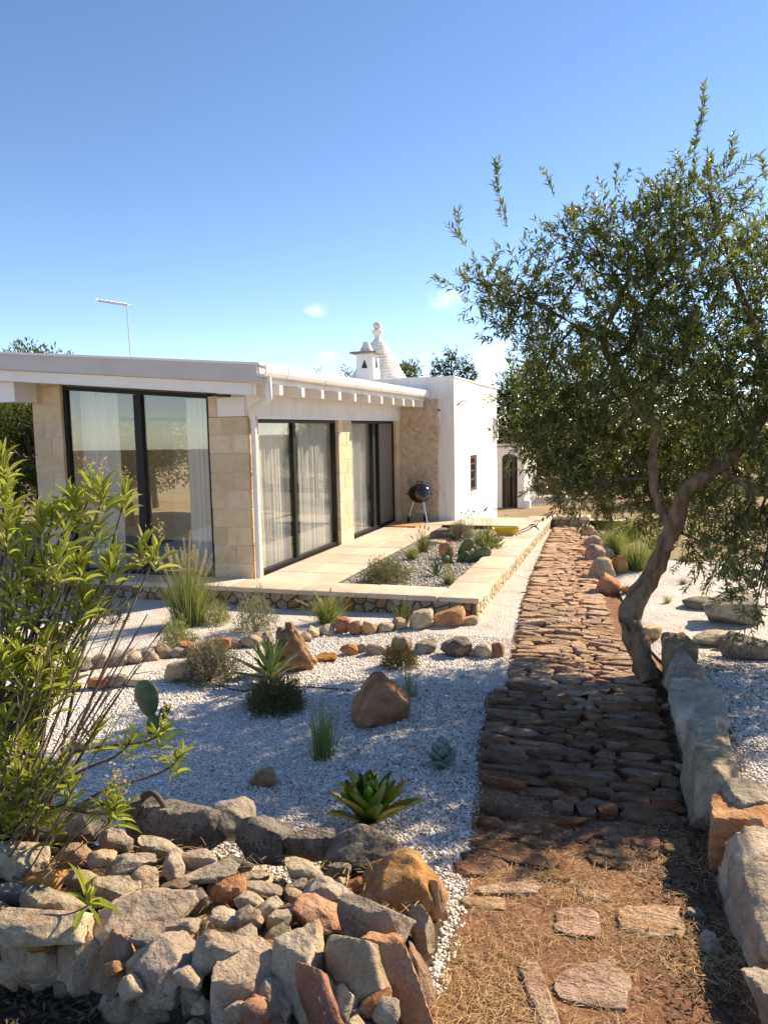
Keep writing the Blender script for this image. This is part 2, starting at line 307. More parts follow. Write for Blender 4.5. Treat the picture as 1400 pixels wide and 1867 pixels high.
class MB:
    def __init__(s): s.V = []; s.F = []
    def add(s, V, F): b = len(s.V); s.V += [tuple(v) for v in V]; s.F += [tuple(i + b for i in f) for f in F]; return s
    def box(s, x0, x1, y0, y1, z0, z1):
        return s.add([(x0, y0, z0), (x1, y0, z0), (x1, y1, z0), (x0, y1, z0), (x0, y0, z1), (x1, y0, z1), (x1, y1, z1), (x0, y1, z1)],
                     [(0, 3, 2, 1), (4, 5, 6, 7), (0, 1, 5, 4), (1, 2, 6, 5), (2, 3, 7, 6), (3, 0, 4, 7)])
    def prism(s, poly, axis, a, b):
        n = len(poly)
        def P(u, v, w): return {'y': (u, w, v), 'x': (w, u, v), 'z': (u, v, w)}[axis]
        V = [P(u, v, a) for u, v in poly] + [P(u, v, b) for u, v in poly]
        return s.add(V, [tuple(range(n))[::-1], tuple(range(n, 2 * n))] + [(i, (i + 1) % n, n + (i + 1) % n, n + i) for i in range(n)])
    def tube(s, pts, rad, seg=8, cap=True):
        pts = [Vector(p) for p in pts]; rad = rad if hasattr(rad, '__len__') else [rad] * len(pts)
        V = []; F = []; ref = None
        for i, p in enumerate(pts):
            d = (pts[min(i + 1, len(pts) - 1)] - pts[max(i - 1, 0)]).normalized()
            if ref is None: ref = d.orthogonal().normalized()
            a = (ref - d * ref.dot(d)).normalized(); b = d.cross(a); ref = a
            V += [p + (a * math.cos(2 * math.pi * k / seg) + b * math.sin(2 * math.pi * k / seg)) * rad[i] for k in range(seg)]
        for i in range(len(pts) - 1):
            F += [(i * seg + k, i * seg + (k + 1) % seg, (i + 1) * seg + (k + 1) % seg, (i + 1) * seg + k) for k in range(seg)]
        if cap: F += [tuple(range(seg))[::-1], tuple((len(pts) - 1) * seg + k for k in range(seg))]
        return s.add(V, F)
    def lathe(s, prof, seg=24, c=(0, 0, 0), jit=0.0):
        V = []; F = []
        for i, (r, z) in enumerate(prof):
            V += [(c[0] + r * math.cos(2 * math.pi * k / seg) * (1 + random.uniform(-jit, jit)), c[1] + r * math.sin(2 * math.pi * k / seg) * (1 + random.uniform(-jit, jit)), c[2] + z) for k in range(seg)]
        for i in range(len(prof) - 1):
            F += [(i * seg + k, i * seg + (k + 1) % seg, (i + 1) * seg + (k + 1) % seg, (i + 1) * seg + k) for k in range(seg)]
        F += [tuple(range(seg))[::-1], tuple((len(prof) - 1) * seg + k for k in range(seg))]
        return s.add(V, F)
    def build(s, name, m, parent=None, smooth=False, sharp=35, bevel=0.0, seg=2):
        o = mk(name, s.V, s.F, m, parent)
        me = o.data; bm = bmesh.new(); bm.from_mesh(me)
        if bevel: bmesh.ops.bevel(bm, geom=bm.edges[:], offset=bevel, segments=seg, affect='EDGES', profile=.6, clamp_overlap=True)
        bmesh.ops.recalc_face_normals(bm, faces=bm.faces); bm.to_mesh(me); bm.free()
        if smooth or bevel:
            me.polygons.foreach_set('use_smooth', np.ones(len(me.polygons), dtype=bool)); me.set_sharp_from_angle(angle=R(sharp))
        return o
def smooth_path(pts, n=6):
    P = [np.array(p, float) for p in pts]; out_ = []
    for i in range(len(P) - 1):
        p0, p1, p2, p3 = P[max(i - 1, 0)], P[i], P[i + 1], P[min(i + 2, len(P) - 1)]
        for k in range(n):
            t = k / n; out_.append(.5 * ((2 * p1) + (-p0 + p2) * t + (2 * p0 - 5 * p1 + 4 * p2 - p3) * t * t + (-p0 + 3 * p1 - 3 * p2 + p3) * t ** 3))
    out_.append(P[-1]); return out_

# ---- rocks: convex polytopes with worn edges and a noisy skin
def ico(sub):
    bm = bmesh.new(); bmesh.ops.create_icosphere(bm, subdivisions=sub, radius=1)
    V = np.array([v.co[:] for v in bm.verts]); F = np.array([[v.index for v in f.verts] for f in bm.faces]); bm.free(); return V, F
ICO = {k: ico(k) for k in (2, 3, 4, 5)}
def rock_mesh(name, seed, sub=3, planes=12, boxy=.5, rough=.05, m='rock_grey', dims=(1, 1, 1), layers=0.0):
    rg = np.random.default_rng(seed); D, F = ICO[sub]
    nr = rg.normal(size=(planes, 3)); nr /= np.linalg.norm(nr, axis=1)[:, None]; h = rg.uniform(.58, 1.0, planes)
    if boxy > 0:
        ax = np.vstack([np.eye(3), -np.eye(3)]) + rg.normal(size=(6, 3)) * .16; ax /= np.linalg.norm(ax, axis=1)[:, None]
        nr = np.vstack([nr, ax]); h = np.concatenate([h, rg.uniform(.62, .78, 6) + (1 - boxy) * .25])
    dot = np.clip(D @ nr.T, 1e-3, None); q = h[None] / dot
    r = (q ** -90).sum(1) ** (-1 / 90)                                # soft minimum: slightly rounded arrises
    V = D * r[:, None]
    off = Vector(rg.uniform(0, 60, 3))
    disp = np.array([mnoise.fractal(Vector(v) * 2.2 + off, .9, 2.1, 7 if sub > 3 else 4) for v in V])
    V = V * (1 + rough * disp)[:, None]
    if layers:
        V[:, :2] *= (1 + layers * np.array([mnoise.noise(Vector((v[0] * .8, v[1] * .8, v[2] * 7)) + off) for v in V]))[:, None]
    mn, mx = V.min(0), V.max(0); V = (V - (mn + mx) / 2) / (mx - mn) * np.array(dims)
    o = mk(name, V, F, m, smooth=True, sharp=38); me = o.data; bpy.data.objects.remove(o); return me
ROCK = [rock_mesh('rock', 100 + k, 3, 9 + k % 6, .25 + .5 * (k % 3) / 2, .07) for k in range(22)]
ROCKHI = [rock_mesh('rock', 300 + k, 5, 13 + k % 6, .2 + .5 * (k % 3) / 2, .065) for k in range(14)]
SLAB = [rock_mesh('path_stone', 500 + k, 3, 10, .9, .10, 'path_stone', layers=.10) for k in range(18)]
for _k, _me in enumerate(SLAB):                                      # split along the bed: worn, nearly flat tops
    for _q in _me.vertices:
        lim = .26 + .07 * mnoise.fractal(Vector((_q.co.x * 2.2, _q.co.y * 6, _k * 3.1)), .8, 2.2, 4)
        if _q.co.z > lim: _q.co.z = lim + (_q.co.z - lim) * .12

CAMR = Vector((_r[0], _r[1], 0)).normalized(); CAMF = Vector((-CAMR.y, CAMR.x, 0))
def rock_at(name, P, dims, m, parent=None, rot=0.0, tilt=0.0, seed=None, hi=False, yaw=None, pool=None):
    """rock with its centre at P, dims = across the view, along the view, height"""
    rg = random.Random(seed if seed is not None else int(abs(P[0] * 977 + P[1] * 613 + P[2] * 331) * 100))
    me = rg.choice(pool or (ROCKHI if hi else ROCK))
    ya = math.atan2(CAMR.y, CAMR.x) + (rg.uniform(-.3, .3) if yaw is None else yaw)
    rm = Matrix.Rotation(ya, 4, 'Z') @ Matrix.Rotation(R(-rot), 4, 'Y') @ Matrix.Rotation(R(tilt), 4, 'X')
    flip = Matrix.Diagonal((rg.choice((-1, 1)), rg.choice((-1, 1)), 1, 1)) if False else Matrix.Identity(4)
    m4 = Matrix.Translation(Vector(tuple(map(float, P)))) @ rm @ flip @ Matrix.Diagonal((dims[0], dims[1], dims[2], 1))
    if parent: m4 = parent.matrix_basis.inverted() @ m4
    return inst(name, me, m, parent, m4)

# ---- leaves, blades
LEAF_T = np.array([(0, 0, 0), (-.5, .42, .10), (0, .45, 0), (.5, .42, .10), (0, 1, -.08)], float)
LEAF_F = np.array([(0, 2, 1), (0, 3, 2), (1, 2, 4), (2, 3, 4)])
LONG_T = np.array([(0, 0, 0), (-.42, .25, .1), (.42, .25, .1), (0, .25, 0), (-.5, .55, .10), (.5, .55, .10), (0, .55, -.02), (-.3, .82, .0), (.3, .82, .0), (0, .82, -.07), (0, 1, -.17)], float)
LONG_F = np.array([(0, 3, 1), (0, 2, 3), (1, 3, 6), (1, 6, 4), (3, 2, 5), (3, 5, 6), (4, 6, 9), (4, 9, 7), (6, 5, 8), (6, 8, 9), (7, 9, 10), (9, 8, 10)])
def frames(D, rg, roll=None):
    D = D / np.linalg.norm(D, axis=1)[:, None]
    up = np.tile(np.array([0, 0, 1.0]), (len(D), 1)); up = up + rg.normal(size=up.shape) * .35 if roll is None else up + rg.normal(size=up.shape) * roll
    X = np.cross(D, up); X /= np.linalg.norm(X, axis=1)[:, None] + 1e-9; Z = np.cross(X, D); return X, D, Z
def leaf_cloud(P, D, L, W, rg, T=LEAF_T, TF=LEAF_F, roll=None, var=None):
    X, Y, Z = frames(np.asarray(D, float), rg, roll); n = len(P); L = np.broadcast_to(L, (n,)); W = np.broadcast_to(W, (n,))
    V = P[:, None] + X[:, None] * (T[None, :, 0:1] * W[:, None, None]) + Y[:, None] * (T[None, :, 1:2] * L[:, None, None]) + Z[:, None] * (T[None, :, 2:3] * L[:, None, None])
    F = TF[None] + (np.arange(n) * len(T))[:, None, None]
    v = np.repeat(rg.uniform(0, 1, n) if var is None else var, len(T))
    return V.reshape(-1, 3), F.reshape(-1, TF.shape[1]), v
def blades(P, D, L, W, droop, rg, seg=5, taper=1.0):
    """thin bending strips from P along D, drooping with length"""
    n = len(P); D = D / np.linalg.norm(D, axis=1)[:, None]; L = np.broadcast_to(L, (n,)); W = np.broadcast_to(W, (n,)); droop = np.broadcast_to(droop, (n,))
    side = np.cross(D, np.array([0, 0, 1.0]) + rg.normal(size=(n, 3)) * .5); side /= np.linalg.norm(side, axis=1)[:, None] + 1e-9
    out_h = D * np.array([1, 1, 0]); rows = []
    for i in range(seg + 1):
        t = i / seg
        c = P + D * (L * t)[:, None] + out_h * (droop * L * t * t * .6)[:, None] - np.array([0, 0, 1.0]) * (droop * L * t * t * .75)[:, None]
        ww = W * (1 - taper * t ** 1.6) * .5 + .0004
        rows += [c - side * ww[:, None], c + side * ww[:, None]]
    V = np.stack(rows, 1); k = 2 * (seg + 1)
    base = np.array([(2 * i, 2 * i + 1, 2 * i + 3, 2 * i + 2) for i in range(seg)])
    F = base[None] + (np.arange(n) * k)[:, None, None]
    return V.reshape(-1, 3), F.reshape(-1, 4), np.repeat(rg.uniform(0, 1, n), k)
def quads(F):
    return np.hstack([F, F[:, 2:3]]) if F.shape[1] == 3 else F
def join(parts):
    V, F, v, b = [], [], [], 0
    for p in parts:
        V.append(p[0]); F.append(p[1] + b); v.append(p[2]); b += len(p[0])
    return np.vstack(V), np.vstack(F), np.concatenate(v)

# ---- lie of the land
def sstep(a, b, x): t = np.clip((x - a) / (b - a), 0, 1); return t * t * (3 - 2 * t)
PL_Y = [-2, 2.2, 3.3, 4.8, 6.3, 6.4, 8.4, 12.0, 16.0, 18.2]; PL_X = [-.60, -.66, -.72, -.93, -1.17, -1.02, -1.22, -1.50, -1.66, -1.72]
PR_Y = [-2, 2.2, 3.6, 5.2, 7.0, 8.8, 12.0, 16.0, 18.2]; PR_X = [.42, .42, .34, .30, .20, -.16, -.50, -.82, -1.02]
def pl(y): return np.interp(y, PL_Y, PL_X)
def pr(y): return np.interp(y, PR_Y, PR_X)
def G(x, y):
    x = np.asarray(x, float); y = np.asarray(y, float)
    z = -.22 + .022 * np.clip(8 - y, -0, 8) + .10 * sstep(2.2, -1, y)
    z = z - .46 * sstep(17.6, 23, y) - .5 * sstep(28, 70, y)
    right = sstep(0, .22, x - pr(y) - .12)
    z = z + right * (.20 * (1 - sstep(6.2, 8.2, y)) + .06 * (1 - sstep(14, 18, y)))
    left = sstep(-9, -14, x); z = z + left * .25
    return z
_G0 = G
def G(x, y):
    x = np.asarray(x, float); y = np.asarray(y, float)
    return _G0(x, y) + .011 * (np.sin(1.9 * x + .7 * y) + np.sin(2.6 * y - 1.1 * x + 1)) * sstep(.15, .9, pl(y) - x) * sstep(10, 9, y)
def Gs(x, y): return float(G(x, y))
def gnd(px, py, dz=0.0):
    z = -.15
    for _ in range(25): P = at_z(px, py, z); z = Gs(P[0], P[1]) + dz
    return P
def pxm(P): return np.linalg.norm(np.asarray(P) - CAM) / FPX       # metres per photo pixel at P
def strip(name, lf, rf, y0, y1, nu, ny, dz, m, kind='structure', wob=0.0):
    ys = np.linspace(y0, y1, ny); us = np.linspace(0, 1, nu); V = []
    for j, y in enumerate(ys):
        a, b = float(lf(y)), float(rf(y))
        a += wob * mnoise.noise(Vector((y * 2.1, 3.3, 0))); b += wob * mnoise.noise(Vector((y * 2.1, 8.3, 0)))
        xs = a + (b - a) * us; zz = G(xs, np.full(nu, y)) + dz
        V += [(x, y, z) for x, z in zip(xs, zz)]
    F = np.array([(j * nu + i, j * nu + i + 1, (j + 1) * nu + i + 1, (j + 1) * nu + i) for j in range(ny - 1) for i in range(nu - 1)])
    return tag(mk(name, V, F, m, smooth=True), kind=kind)

# ------------------------------------------------------------------ ground, gravel, path bed
def ground_sheet():
    xs = np.concatenate([np.linspace(-400, -30, 12), np.linspace(-28, -10, 16), np.linspace(-9.5, 6, 63), np.linspace(6.5, 28, 16), np.linspace(32, 400, 12)])
    ys = np.concatenate([np.linspace(-60, -4, 10), np.linspace(-3, 19, 74), np.linspace(19.5, 40, 28), np.linspace(44, 120, 12), np.linspace(150, 900, 10)])
    X, Y = np.meshgrid(xs, ys); Z = G(X, Y) - .02 + .05 * np.sin(X * .31) * np.sin(Y * .27) * sstep(20, 40, Y)
    V = np.stack([X, Y, Z], -1).reshape(-1, 3); nx, ny = len(xs), len(ys)
    F = np.array([(j * nx + i, j * nx + i + 1, (j + 1) * nx + i + 1, (j + 1) * nx + i) for j in range(ny - 1) for i in range(nx - 1)])
    # nothing may show through the house floor or the terrace
    inside = (V[:, 0] > -8.9) & (V[:, 0] < -1.9) & (V[:, 1] > 9.3) & (V[:, 1] < 17.6); V[inside, 2] -= .12
    tag(mk('ground', V, F, 'earth', smooth=True), kind='structure')
ground_sheet()
strip('gravel_bed', lambda y: -9.6, lambda y: pl(y) + .04, 2.55, 9.3, 70, 60, .006, 'gravel_white')
strip('gravel_verge', lambda y: -1.80, lambda y: pl(y) + .04, 9.3, 17.8, 6, 50, .006, 'gravel_white')
strip('gravel_bank', lambda y: pr(y) + .22, lambda y: 9.0, 1.2, 13.5, 60, 70, .006, 'gravel_white')
path = strip('path', lambda y: pl(y) - .02, lambda y: pr(y) + .18, -1.5, 18.3, 16, 120, .012, 'red_soil', wob=.05)
strip('mulch_ground', lambda y: -6, lambda y: pl(y) - .05, -1.5, 2.62, 30, 20, .004, 'mulch')

def pebbles(name, n, region, size, m, zf, seed, label, flat=.7):
    rg = np.random.default_rng(seed); P = region(rg, n); n = len(P)
    z = zf(P[:, 0], P[:, 1]); s = rg.uniform(*size, n)
    o6 = np.array([(1, 0, 0), (-1, 0, 0), (0, 1, 0), (0, -1, 0), (0, 0, 1), (0, 0, -.6)], float)
    F8 = np.array([(0, 2, 4), (2, 1, 4), (1, 3, 4), (3, 0, 4), (2, 0, 5), (1, 2, 5), (3, 1, 5), (0, 3, 5)])
    T = o6[None] * (1 + rg.uniform(-.35, .35, (n, 6, 1))); a = rg.uniform(0, 6.28, n); c, s_ = np.cos(a), np.sin(a)
    ti = rg.normal(size=(n, 2)) * .35
    X = T[..., 0] * c[:, None] - T[..., 1] * s_[:, None]; Y = T[..., 0] * s_[:, None] + T[..., 1] * c[:, None]; Z = T[..., 2] * flat + X * ti[:, :1] + Y * ti[:, 1:]
    V = np.stack([X, Y, Z], -1) * s[:, None, None] + np.stack([P[:, 0], P[:, 1], z + s * .25], -1)[:, None]
    F = F8[None] + (np.arange(n) * 6)[:, None, None]
    o = mk(name, V.reshape(-1, 3), F.reshape(-1, 3), m, var=np.repeat(rg.uniform(0, 1, n), 6)); tag(o, label, 'gravel', kind='stuff'); return o
def reg_left(rg, n):
    y = 2.7 + (rg.uniform(0, 1, n) ** 1.25) * 5.6; x = rg.uniform(-4.6, 0, n); x = pl(y) + .02 - rg.uniform(0, 1, n) * (3.9 - .2 * (y - 2.7)); return np.stack([x, y], 1)
def reg_right(rg, n):
    y = 2.6 + (rg.uniform(0, 1, n) ** 1.2) * 5.4; x = pr(y) + .28 + rg.uniform(0, 1, n) ** 1.2 * 2.1; return np.stack([x, y], 1)
pebbles('white_pebbles', 62000, reg_left, (.006, .0125), 'pebble', lambda x, y: G(x, y) + .006, 21, 'loose white pebbles covering the garden bed left of the path')
pebbles('coarse_pebbles', 4500, reg_left, (.012, .022), 'pebble', lambda x, y: G(x, y) + .004, 27, 'coarser white chips among the pebbles left of the path')
pebbles('bank_pebbles', 20000, reg_right, (.006, .013), 'pebble', lambda x, y: G(x, y) + .006, 22, 'loose white pebbles behind the slab wall right of the path')

# ------------------------------------------------------------------ path stones
def build_path():
    rg = random.Random(5); rows = []; y = 3.75
    while y < 18.2:
        a, b = float(pl(y)) + .01, float(pr(y)) - .01; dpt = rg.uniform(.06, .135) * (1.0 if y < 9 else 1.2); x = a + rg.uniform(-.03, .03)
        mid = a + (b - a) * .5
        while x < b - .06:
            central = abs(x - mid) < .16
            wd = rg.uniform(.08, .17) if central else rg.uniform(.16, .46)
            wd = min(wd, b - x + .05)
            if b - (x + wd) < .09: wd = b - x
            if wd > .07: rows.append((x + wd / 2, y + rg.uniform(-.035, .035), wd, dpt * rg.uniform(.85, 1.25)))
            x += wd + rg.uniform(.0, .012)
        y += dpt * .93
    objs = 0; far = []
    for k, (x, y, wd, dp) in enumerate(rows):
        if y < 4.7 and rg.random() < (4.9 - y) * .45: continue
        h = rg.uniform(.065, .105); z = Gs(x, y) + .020 + rg.uniform(.0, .03) - (.022 if y < 4.2 else 0)
        m4 = Matrix.Translation((x, y, z)) @ Matrix.Rotation(rg.gauss(0, .10), 4, 'Z') @ Matrix.Rotation(rg.gauss(0, .05), 4, 'Y') @ Matrix.Rotation(rg.gauss(.035, .04), 4, 'X') @ Matrix.Diagonal((wd * 1.03, dp * 1.06, h, 1))
        me = rg.choice(SLAB)
        if objs < 300: inst('stone', me, 'path_stone_earthy_shade' if y < 6.35 + .25 * math.sin(x * 5) else 'path_stone', path, m4); objs += 1  # darker set where the crown's shade lies, paler stones beyond it
        else: far.append((me, m4))
    V, F, b = [], [], 0
    cache = {}
    for me, m4 in far:
        if me.name not in cache:
            v = np.array([q.co[:] for q in me.vertices]); f = np.array([p.vertices[:] for p in me.polygons]); cache[me.name] = (v, f)
        v, f = cache[me.name]; A = np.array(m4); V.append(v @ A[:3, :3].T + A[:3, 3]); F.append(f + b); b += len(v)
    if V: tag(mk('far_stones', np.vstack(V), np.vstack(F), 'path_stone', path, smooth=True, sharp=38), kind='stuff')
    # half-buried stones in the near, earthy stretch
    for px, py, wpx, hpx in [(1080, 1800, 118, 60), (985, 1830, 42, 100), (1190, 1690, 120, 50), (1050, 1690, 85, 40), (1010, 1600, 60, 22), (1085, 1640, 60, 22), (930, 1625, 110, 22), (880, 1655, 80, 25), (895, 1570, 105, 40), (1140, 1575, 130, 30), (1000, 1540, 90, 25), (860, 1590, 60, 24), (950, 1520, 120, 30), (1100, 1520, 120, 28), (1180, 1540, 80, 22)]:
        P = gnd(px, py, .0); s = pxm(P); w_ = wpx * s; d_ = hpx * s / .55
        m4 = Matrix.Translation((P[0], P[1], P[2] + .008)) @ Matrix.Rotation(random.uniform(-.04, .04), 4, 'Y') @ Matrix.Rotation(math.atan2(CAMR.y, CAMR.x) + random.uniform(-.15, .15), 4, 'Z') @ Matrix.Diagonal((w_, d_, .075, 1))
        inst('stone', random.choice(SLAB), 'path_stone' if py > 1600 else 'path_stone_earthy_shade', path, m4)
build_path()

# ------------------------------------------------------------------ irregular masonry faces
def masonry(rg, u0, u1, v0, v1, rows, wmin, wmax, gap=.008):
    """jittered coursed stones as polygons in (u, v)"""
    hs = np.cumsum([0] + [rg.uniform(.75, 1.3) for _ in range(rows)]); hs = v0 + (v1 - v0) * hs / hs[-1]; polys = []
    for r in range(rows):
        u = u0
        while u < u1 - 1e-6:
            wd = rg.uniform(wmin, wmax); wd = wd if u1 - u - wd > wmin * .6 else u1 - u
            a, b, c, d = u, u + wd, hs[r], hs[r + 1]; j = lambda s: rg.uniform(-s, s) * (d - c)
            P = [(a + gap, c + gap + abs(j(.10))), (a + wd * .5 + j(.3), c + gap), (b - gap, c + gap + abs(j(.14))), (b - gap + j(.06), (c + d) / 2), (b - gap - abs(j(.22)), d - gap), (a + wd * .5 + j(.3), d - gap + j(.05)), (a + gap + abs(j(.22)), d - gap - abs(j(.1))), (a + gap + j(.06), (c + d) / 2)]
            polys.append(P); u += wd
    return polys
def voronoi(rg, u0, u1, v0, v1, n, gap=.007, sq=1.0):
    """irregular fitted polygons filling a rectangle"""
    W_, H_ = u1 - u0, v1 - v0; cell = math.sqrt(W_ * H_ / n); nc, nr_ = max(1, round(W_ / cell / sq)), max(1, round(H_ / cell * sq)); S = []
    for j in range(nr_):
        for i in range(nc): S.append((u0 + (i + .5 + rg.uniform(-.40, .40) + (.5 if j % 2 else 0) * .8) * W_ / nc, v0 + (j + .5 + rg.uniform(-.34, .34)) * H_ / nr_))
    out_ = []
    for a in S:
        P = [(u0, v0), (u1, v0), (u1, v1), (u0, v1)]
        for b in S:
            if b is a or abs(b[0] - a[0]) > 4 * cell * sq: continue
            mx, my, dx, dy = (a[0] + b[0]) / 2, (a[1] + b[1]) / 2, b[0] - a[0], b[1] - a[1]; L_ = math.hypot(dx, dy) + 1e-9; mx -= dx / L_ * gap; my -= dy / L_ * gap
            Q = []; f = lambda p: (p[0] - mx) * dx + (p[1] - my) * dy
            for p, q in zip(P, P[1:] + P[:1]):
                fp, fq = f(p), f(q)
                if fp <= 0: Q.append(p)
                if fp * fq < 0: t_ = fp / (fp - fq); Q.append((p[0] + (q[0] - p[0]) * t_, p[1] + (q[1] - p[1]) * t_))
            P = Q
            if len(P) < 3: break
        if len(P) >= 3:
            ar = abs(sum(p[0] * q[1] - p[1] * q[0] for p, q in zip(P, P[1:] + P[:1]))) / 2
            if ar > .0012:
                if sum(p[0] * q[1] - p[1] * q[0] for p, q in zip(P, P[1:] + P[:1])) < 0: P = P[::-1]
                out_.append(P)
    return out_
def stone_from_poly(name, poly, axis, base, proud, m, parent, rg, sgn=1):
    """a polygon stone standing proud of a wall plane, its edge worn back"""
    cu = sum(p[0] for p in poly) / len(poly); cv = sum(p[1] for p in poly) / len(poly); n = len(poly)
    def P(u, v, w): return {'y': (u, w, v), 'x': (w, u, v)}[axis]
    V = [P(u, v, base) for u, v in poly] + [P(u, v, base + sgn * proud * .65) for u, v in poly]
    V += [P(cu + (u - cu) * .84, cv + (v - cv) * .80, base + sgn * proud * rg.uniform(.9, 1.1)) for u, v in poly] + [P(cu, cv, base + sgn * proud * 1.08)]
    F = [(i, (i + 1) % n, n + (i + 1) % n, n + i) for i in range(n)] + [(n + i, n + (i + 1) % n, 2 * n + (i + 1) % n, 2 * n + i) for i in range(n)] + [(2 * n + i, 2 * n + (i + 1) % n, 3 * n) for i in range(n)]
    if (axis == 'y') == (sgn > 0): F = [f[::-1] for f in F]
    return mk(name, V, F, m, parent, smooth=True, sharp=40)

# ------------------------------------------------------------------ terrace with its paving, bed and low wall
def build_terrace():
    rg = random.Random(11)
    tb = MB(); tb.box(-5.6, -3.93, 9.62, 17.18, -.4, -.03); tb.box(-3.93, -2.2, 16.17, 17.9, -.4, -.03); tb.box(-9.5, -5.6, 9.3, 9.72, -.4, -.03)
    base = tag(tb.build('terrace', 'dark_mortar'), kind='structure')
    def slab(x0, x1, y0, y1):
        b = MB(); g = .0055; b.box(x0 + g, x1 - g, y0 + g, y1 - g, -.035, rg.uniform(-.0025, .0025)); b.build('paving_slab', 'paving', base, bevel=.006, seg=1)
    ys = list(np.linspace(9.64, 17.18, 10))
    for k in range(9):
        cut = -5.15 + (.55 if k % 2 else .75)
        for a, b in ((-5.15, cut), (cut, -3.93)): slab(a, b, ys[k], ys[k + 1])
    for a, b in ((-3.93, -3.05), (-3.05, -2.3)): slab(a, b, 16.17, 17.18); 
    for a, b in ((-3.86, -3.05), (-3.05, -2.3)): slab(a, b, 17.18, 17.9)
    # ramp going down past the old house
    V = []; xs = np.linspace(-3.86, -.2, 6); yy = np.linspace(17.9, 34, 24)
    for y in yy:
        for x in xs: V.append((x, y, -.005 - .69 * float(sstep(17.6, 23.4, y)) - .02))
    F = [(j * 6 + i, j * 6 + i + 1, (j + 1) * 6 + i + 1, (j + 1) * 6 + i) for j in range(23) for i in range(5)]
    tag(mk('ramp', V, F, 'paving', smooth=True), kind='structure')
    # planting bed
    V = [(x, y, -.06 + .02 * mnoise.noise(Vector((x * 2, y * 2, 0)))) for y in np.linspace(9.6, 16.17, 30) for x in np.linspace(-3.93, -2.2, 10)]
    F = [(j * 10 + i, j * 10 + i + 1, (j + 1) * 10 + i + 1, (j + 1) * 10 + i) for j in range(29) for i in range(9)]
    tag(mk('planting_bed', V, F, 'gravel_grey', smooth=True), kind='structure')
    pebbles('bed_pebbles', 9000, lambda r, n: np.stack([r.uniform(-3.9, -2.28, n), r.uniform(9.66, 16.1, n)], 1), (.012, .026), 'pebble_grey', lambda x, y: np.full(len(x), -.055), 23, 'grey gravel in the planting bed on the terrace')
    eb = MB(); eb.box(-3.93, -2.28, 16.12, 16.17, -.2, .03); tag(eb.build('bed_edging', 'dark_wood', bevel=.005, seg=1), 'dark timber edging board across the far end of the planting bed', 'edging')
    # low wall, L-shaped
    wl = thing('low_wall', 'low rubble wall with pale coping enclosing the terrace', 'wall', (-1.8, 9.1, -.25))
    def loc(o):
        o.matrix_local = Matrix.Translation((1.8, -9.1, .25)); return o
    core = MB(); core.box(-9.4, -1.83, 9.13, 9.58, -.45, -.02); core.box(-2.24, -1.835, 9.58, 17.9, -.45, -.02); core.box(-2.24, -.95, 17.905, 18.3, -.45, -.02)
    loc(core.build('wall_core', 'dark_mortar', wl))
    for P in voronoi(rg, -8.6, -1.80, -.29, -.022, 96, .008, 1.35): loc(stone_from_poly('stone', P, 'y', 9.13, .035, rg.choice(['wall_stone'] * 4 + ['rock_tan', 'rock_orange']), wl, rg, -1))
    for P in voronoi(rg, 9.10, 17.85, -.30, -.022, 150, .008, .9): loc(stone_from_poly('stone', P, 'x', -1.835, .045, rg.choice(['face_stone'] * 6 + ['rock_cream']), wl, rg, 1))
    for P in masonry(rg, -1.70, -1.0, -.36, -.022, 2, .2, .36): loc(stone_from_poly('stone', P, 'y', 17.905, .03, 'wall_stone', wl, rg, -1))
    def cope(x0, x1, y0, y1, long):
        b = bmesh.new(); n = 9
        V = []
        for j in range(n):
            t = j / (n - 1); jit = lambda: rg.uniform(-.010, .010)
            if long == 'x': V.append(((x0 + (x1 - x0) * t, y0 + jit()), (x0 + (x1 - x0) * t, y1 + jit())))
            else: V.append(((x0 + jit(), y0 + (y1 - y0) * t), (x1 + jit(), y0 + (y1 - y0) * t)))
        poly = [v[0] for v in V] + [v[1] for v in V[::-1]]
        m = MB(); m.prism(poly, 'z', -.02, .045 + rg.uniform(-.003, .003)); b.free()
        loc(m.build('coping_stone', 'coping', wl, bevel=.012, seg=2))
    xs = [-9.4, -8.3, -7.25, -6.3, -5.2, -4.15, -3.2, -2.28]
    for a, b in zip(xs, xs[1:]): cope(a + .003, b - .003, 9.06, 9.62, 'x')
    cope(-2.277, -1.76, 9.06, 10.0, 'y')
    yy = [10.0, 11.1, 12.15, 13.2, 14.2, 15.25, 16.2, 17.1, 17.95]
    for a, b in zip(yy, yy[1:]): cope(-2.285, -1.765, a + .003, b - .003, 'y')
    for a, b in ((-1.762, -1.35), (-1.35, -.93)): cope(a + .003, b - .003, 17.86, 18.32, 'x')
build_terrace()

